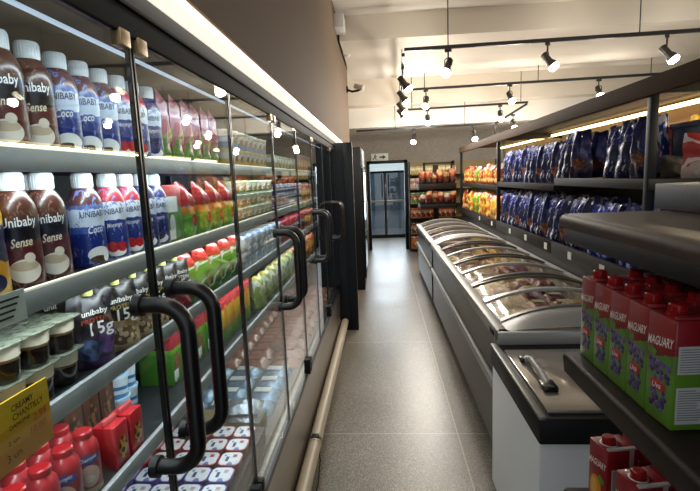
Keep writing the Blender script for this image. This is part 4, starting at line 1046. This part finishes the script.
spot(1.72, 5.07, zt, 1.0, 'spotlight on the nearest track, second from the aisle')
spot(2.86, 5.04, zt, 1.0, 'spotlight on the nearest track, third from the aisle')
spot(.72, 7.40, zt, -.3, 'spotlight on the second track, closest to the aisle')
spot(1.95, 7.33, zt, .3, 'spotlight on the second track, second from the aisle')
spot(3.2, 7.26, zt, .0, 'spotlight on the second track, third from the aisle')
spot(.88, 8.82, 2.90, .0, 'spotlight on the third track, closest to the aisle')
spot(2.15, 8.70, 2.90, .0, 'spotlight on the third track, near its far end')
spot(.66, 9.165, 2.60, -.4, 'spotlight on the farthest track, nearest the doorway')
spot(1.76, 9.087, 2.60, .2, 'spotlight on the farthest track, second from the doorway')
spot(2.15, 9.06, 2.60, .2, 'spotlight at the bend of the farthest track')
spot(2.42, 8.86, 2.75, .2, 'spotlight on the slanting end of the farthest track')
spot(.285, 5.62, TZ-.04, 1.5, 'spotlight on the aisle track, nearest the camera')
spot(.31, 6.55, TZ-.04, 1.5, 'spotlight on the aisle track, second from the camera')
spot(.335, 7.55, TZ-.04, 1.5, 'spotlight on the aisle track, third from the camera')
spot(.365, 8.3, TZ-.04, 1.5, 'spotlight on the aisle track, last before the soffit')

# cameras and cable box on the bulkhead
cc = thing('security_camera', 'small grey security camera on a dark bracket at the bulkhead corner', 'camera', (-.445, 6.75, 2.93))
MB().tube([(0, 0, 0), (.08, 0, -.03), (.16, 0, -.02), (.2, 0, .0)], .016, 8).box(-.0, .02, -.04, .04, -.04, .04).build('bracket', black, cc)
MB().tube([(.12, .03, .05), (.24, -.05, -.0)], .035, 12).build('body', prin('camera_grey', '#b9b0a3', .4), cc)
c2 = thing('security_camera', 'round black lens camera on a white plate high on the bulkhead corner', 'camera', (-.445, 6.85, 3.36))
MB().box(0, .03, -.08, .08, -.10, .08, 0, .005).build('plate', white_pl, c2)
MB().ball((.15, -.02, 0), .05, 0, 12).cyl((.02, 0, 0), (.14, 0, 0), .02, 10).build('lens_ball', black, c2)
jb = thing('cable_box', 'white cable box and conduit at the top of the bulkhead', 'cable box', (-.445, 5.3, 3.34))
MB().box(0, .10, -.14, .14, -.06, .08, 0, .006).build('box', white_pl, jb)
MB().tube([(.05, .14, 0), (.05, .5, -.0), (.05, .8, -.05)], .025, 10).build('conduit', white_pl, jb)
MB().ball((.06, .82, -.08), .055, 0, 12).build('detector', white_pl, jb)
jb2 = put(MB().box(-.445, -.36, 4.25, 4.75, 3.40, 3.49, 0, .006).build('cable_duct', white_pl), 'white cable duct at the bulkhead ceiling corner nearest the camera', 'cable duct')

# ================================================================== LIGHTS
def area(name, loc, rot, sx, sy, power, col):
    L = bpy.data.lights.new(name, 'AREA'); L.shape = 'RECTANGLE'; L.size = sx; L.size_y = sy; L.energy = power; L.color = col
    o = bpy.data.objects.new(name, L); COL.objects.link(o); o.location = loc; o.rotation_euler = rot
    return o
area('fridge_tube_lamp', (-.62, 2.4, 2.005), (0, math.radians(25), 0), .03, 5.2, 9, (.86, .92, 1.))
for z in SH:
    area('shelf_tube_fill', (-.709, 2.4, z-.055), (0, math.radians(28), 0), .02, 5.2, 10, (.9, .94, 1.))  # those under the lower shelves are added to brighten the goods
area('bulkhead_strip_lamp', (-.472, 2.6, 2.104), (0, math.radians(-15), 0), .09, 8.6, 12, (1., .92, .8))
area('doorway_daylight', (.12, 12.85, 1.45), (math.radians(-78), 0, 0), 1.3, 1.9, 45, (.78, .9, 1.))
area('rack_tube_lamp', (2.16, 5.5, 2.11), (0, math.radians(25), 0), .03, 6.8, 40, (1., .84, .55))

w = bpy.data.worlds.new('daylight'); SC.world = w; w.use_nodes = True
bg = w.node_tree.nodes['Background']; bg.inputs[0].default_value = (.86, .93, 1., 1); bg.inputs[1].default_value = .95

# ================================================================== CAMERA
f_, roll, vx, vy, H = 465., .04, 381., 177., 1.7
dv = lambda x, y: Vector(((x-350)/f_, (245.5-y)/f_, -1.))
Fw = dv(vx, vy).normalized(); hd = dv(vx+100, vy-100*roll).normalized()
Up = hd.cross(Fw).normalized()
if Up.y < 0: Up = -Up
Xr = Fw.cross(Up)
rot = Matrix((Xr, Fw, Up))       # rows: world axes in camera space -> world = rot @ cam
cam = bpy.data.cameras.new('camera'); co = bpy.data.objects.new('camera', cam); COL.objects.link(co)
cam.sensor_fit = 'HORIZONTAL'; cam.sensor_width = 36; cam.lens = f_/700*36; cam.clip_start = .02
co.matrix_world = Matrix.Translation((0, 0, H)) @ rot.to_4x4()
SC.camera = co
SC.view_settings.view_transform = 'Standard'; SC.view_settings.look = 'None'; SC.view_settings.gamma = 1
SC.view_settings.use_curve_mapping = False
SC.view_settings.exposure = .05
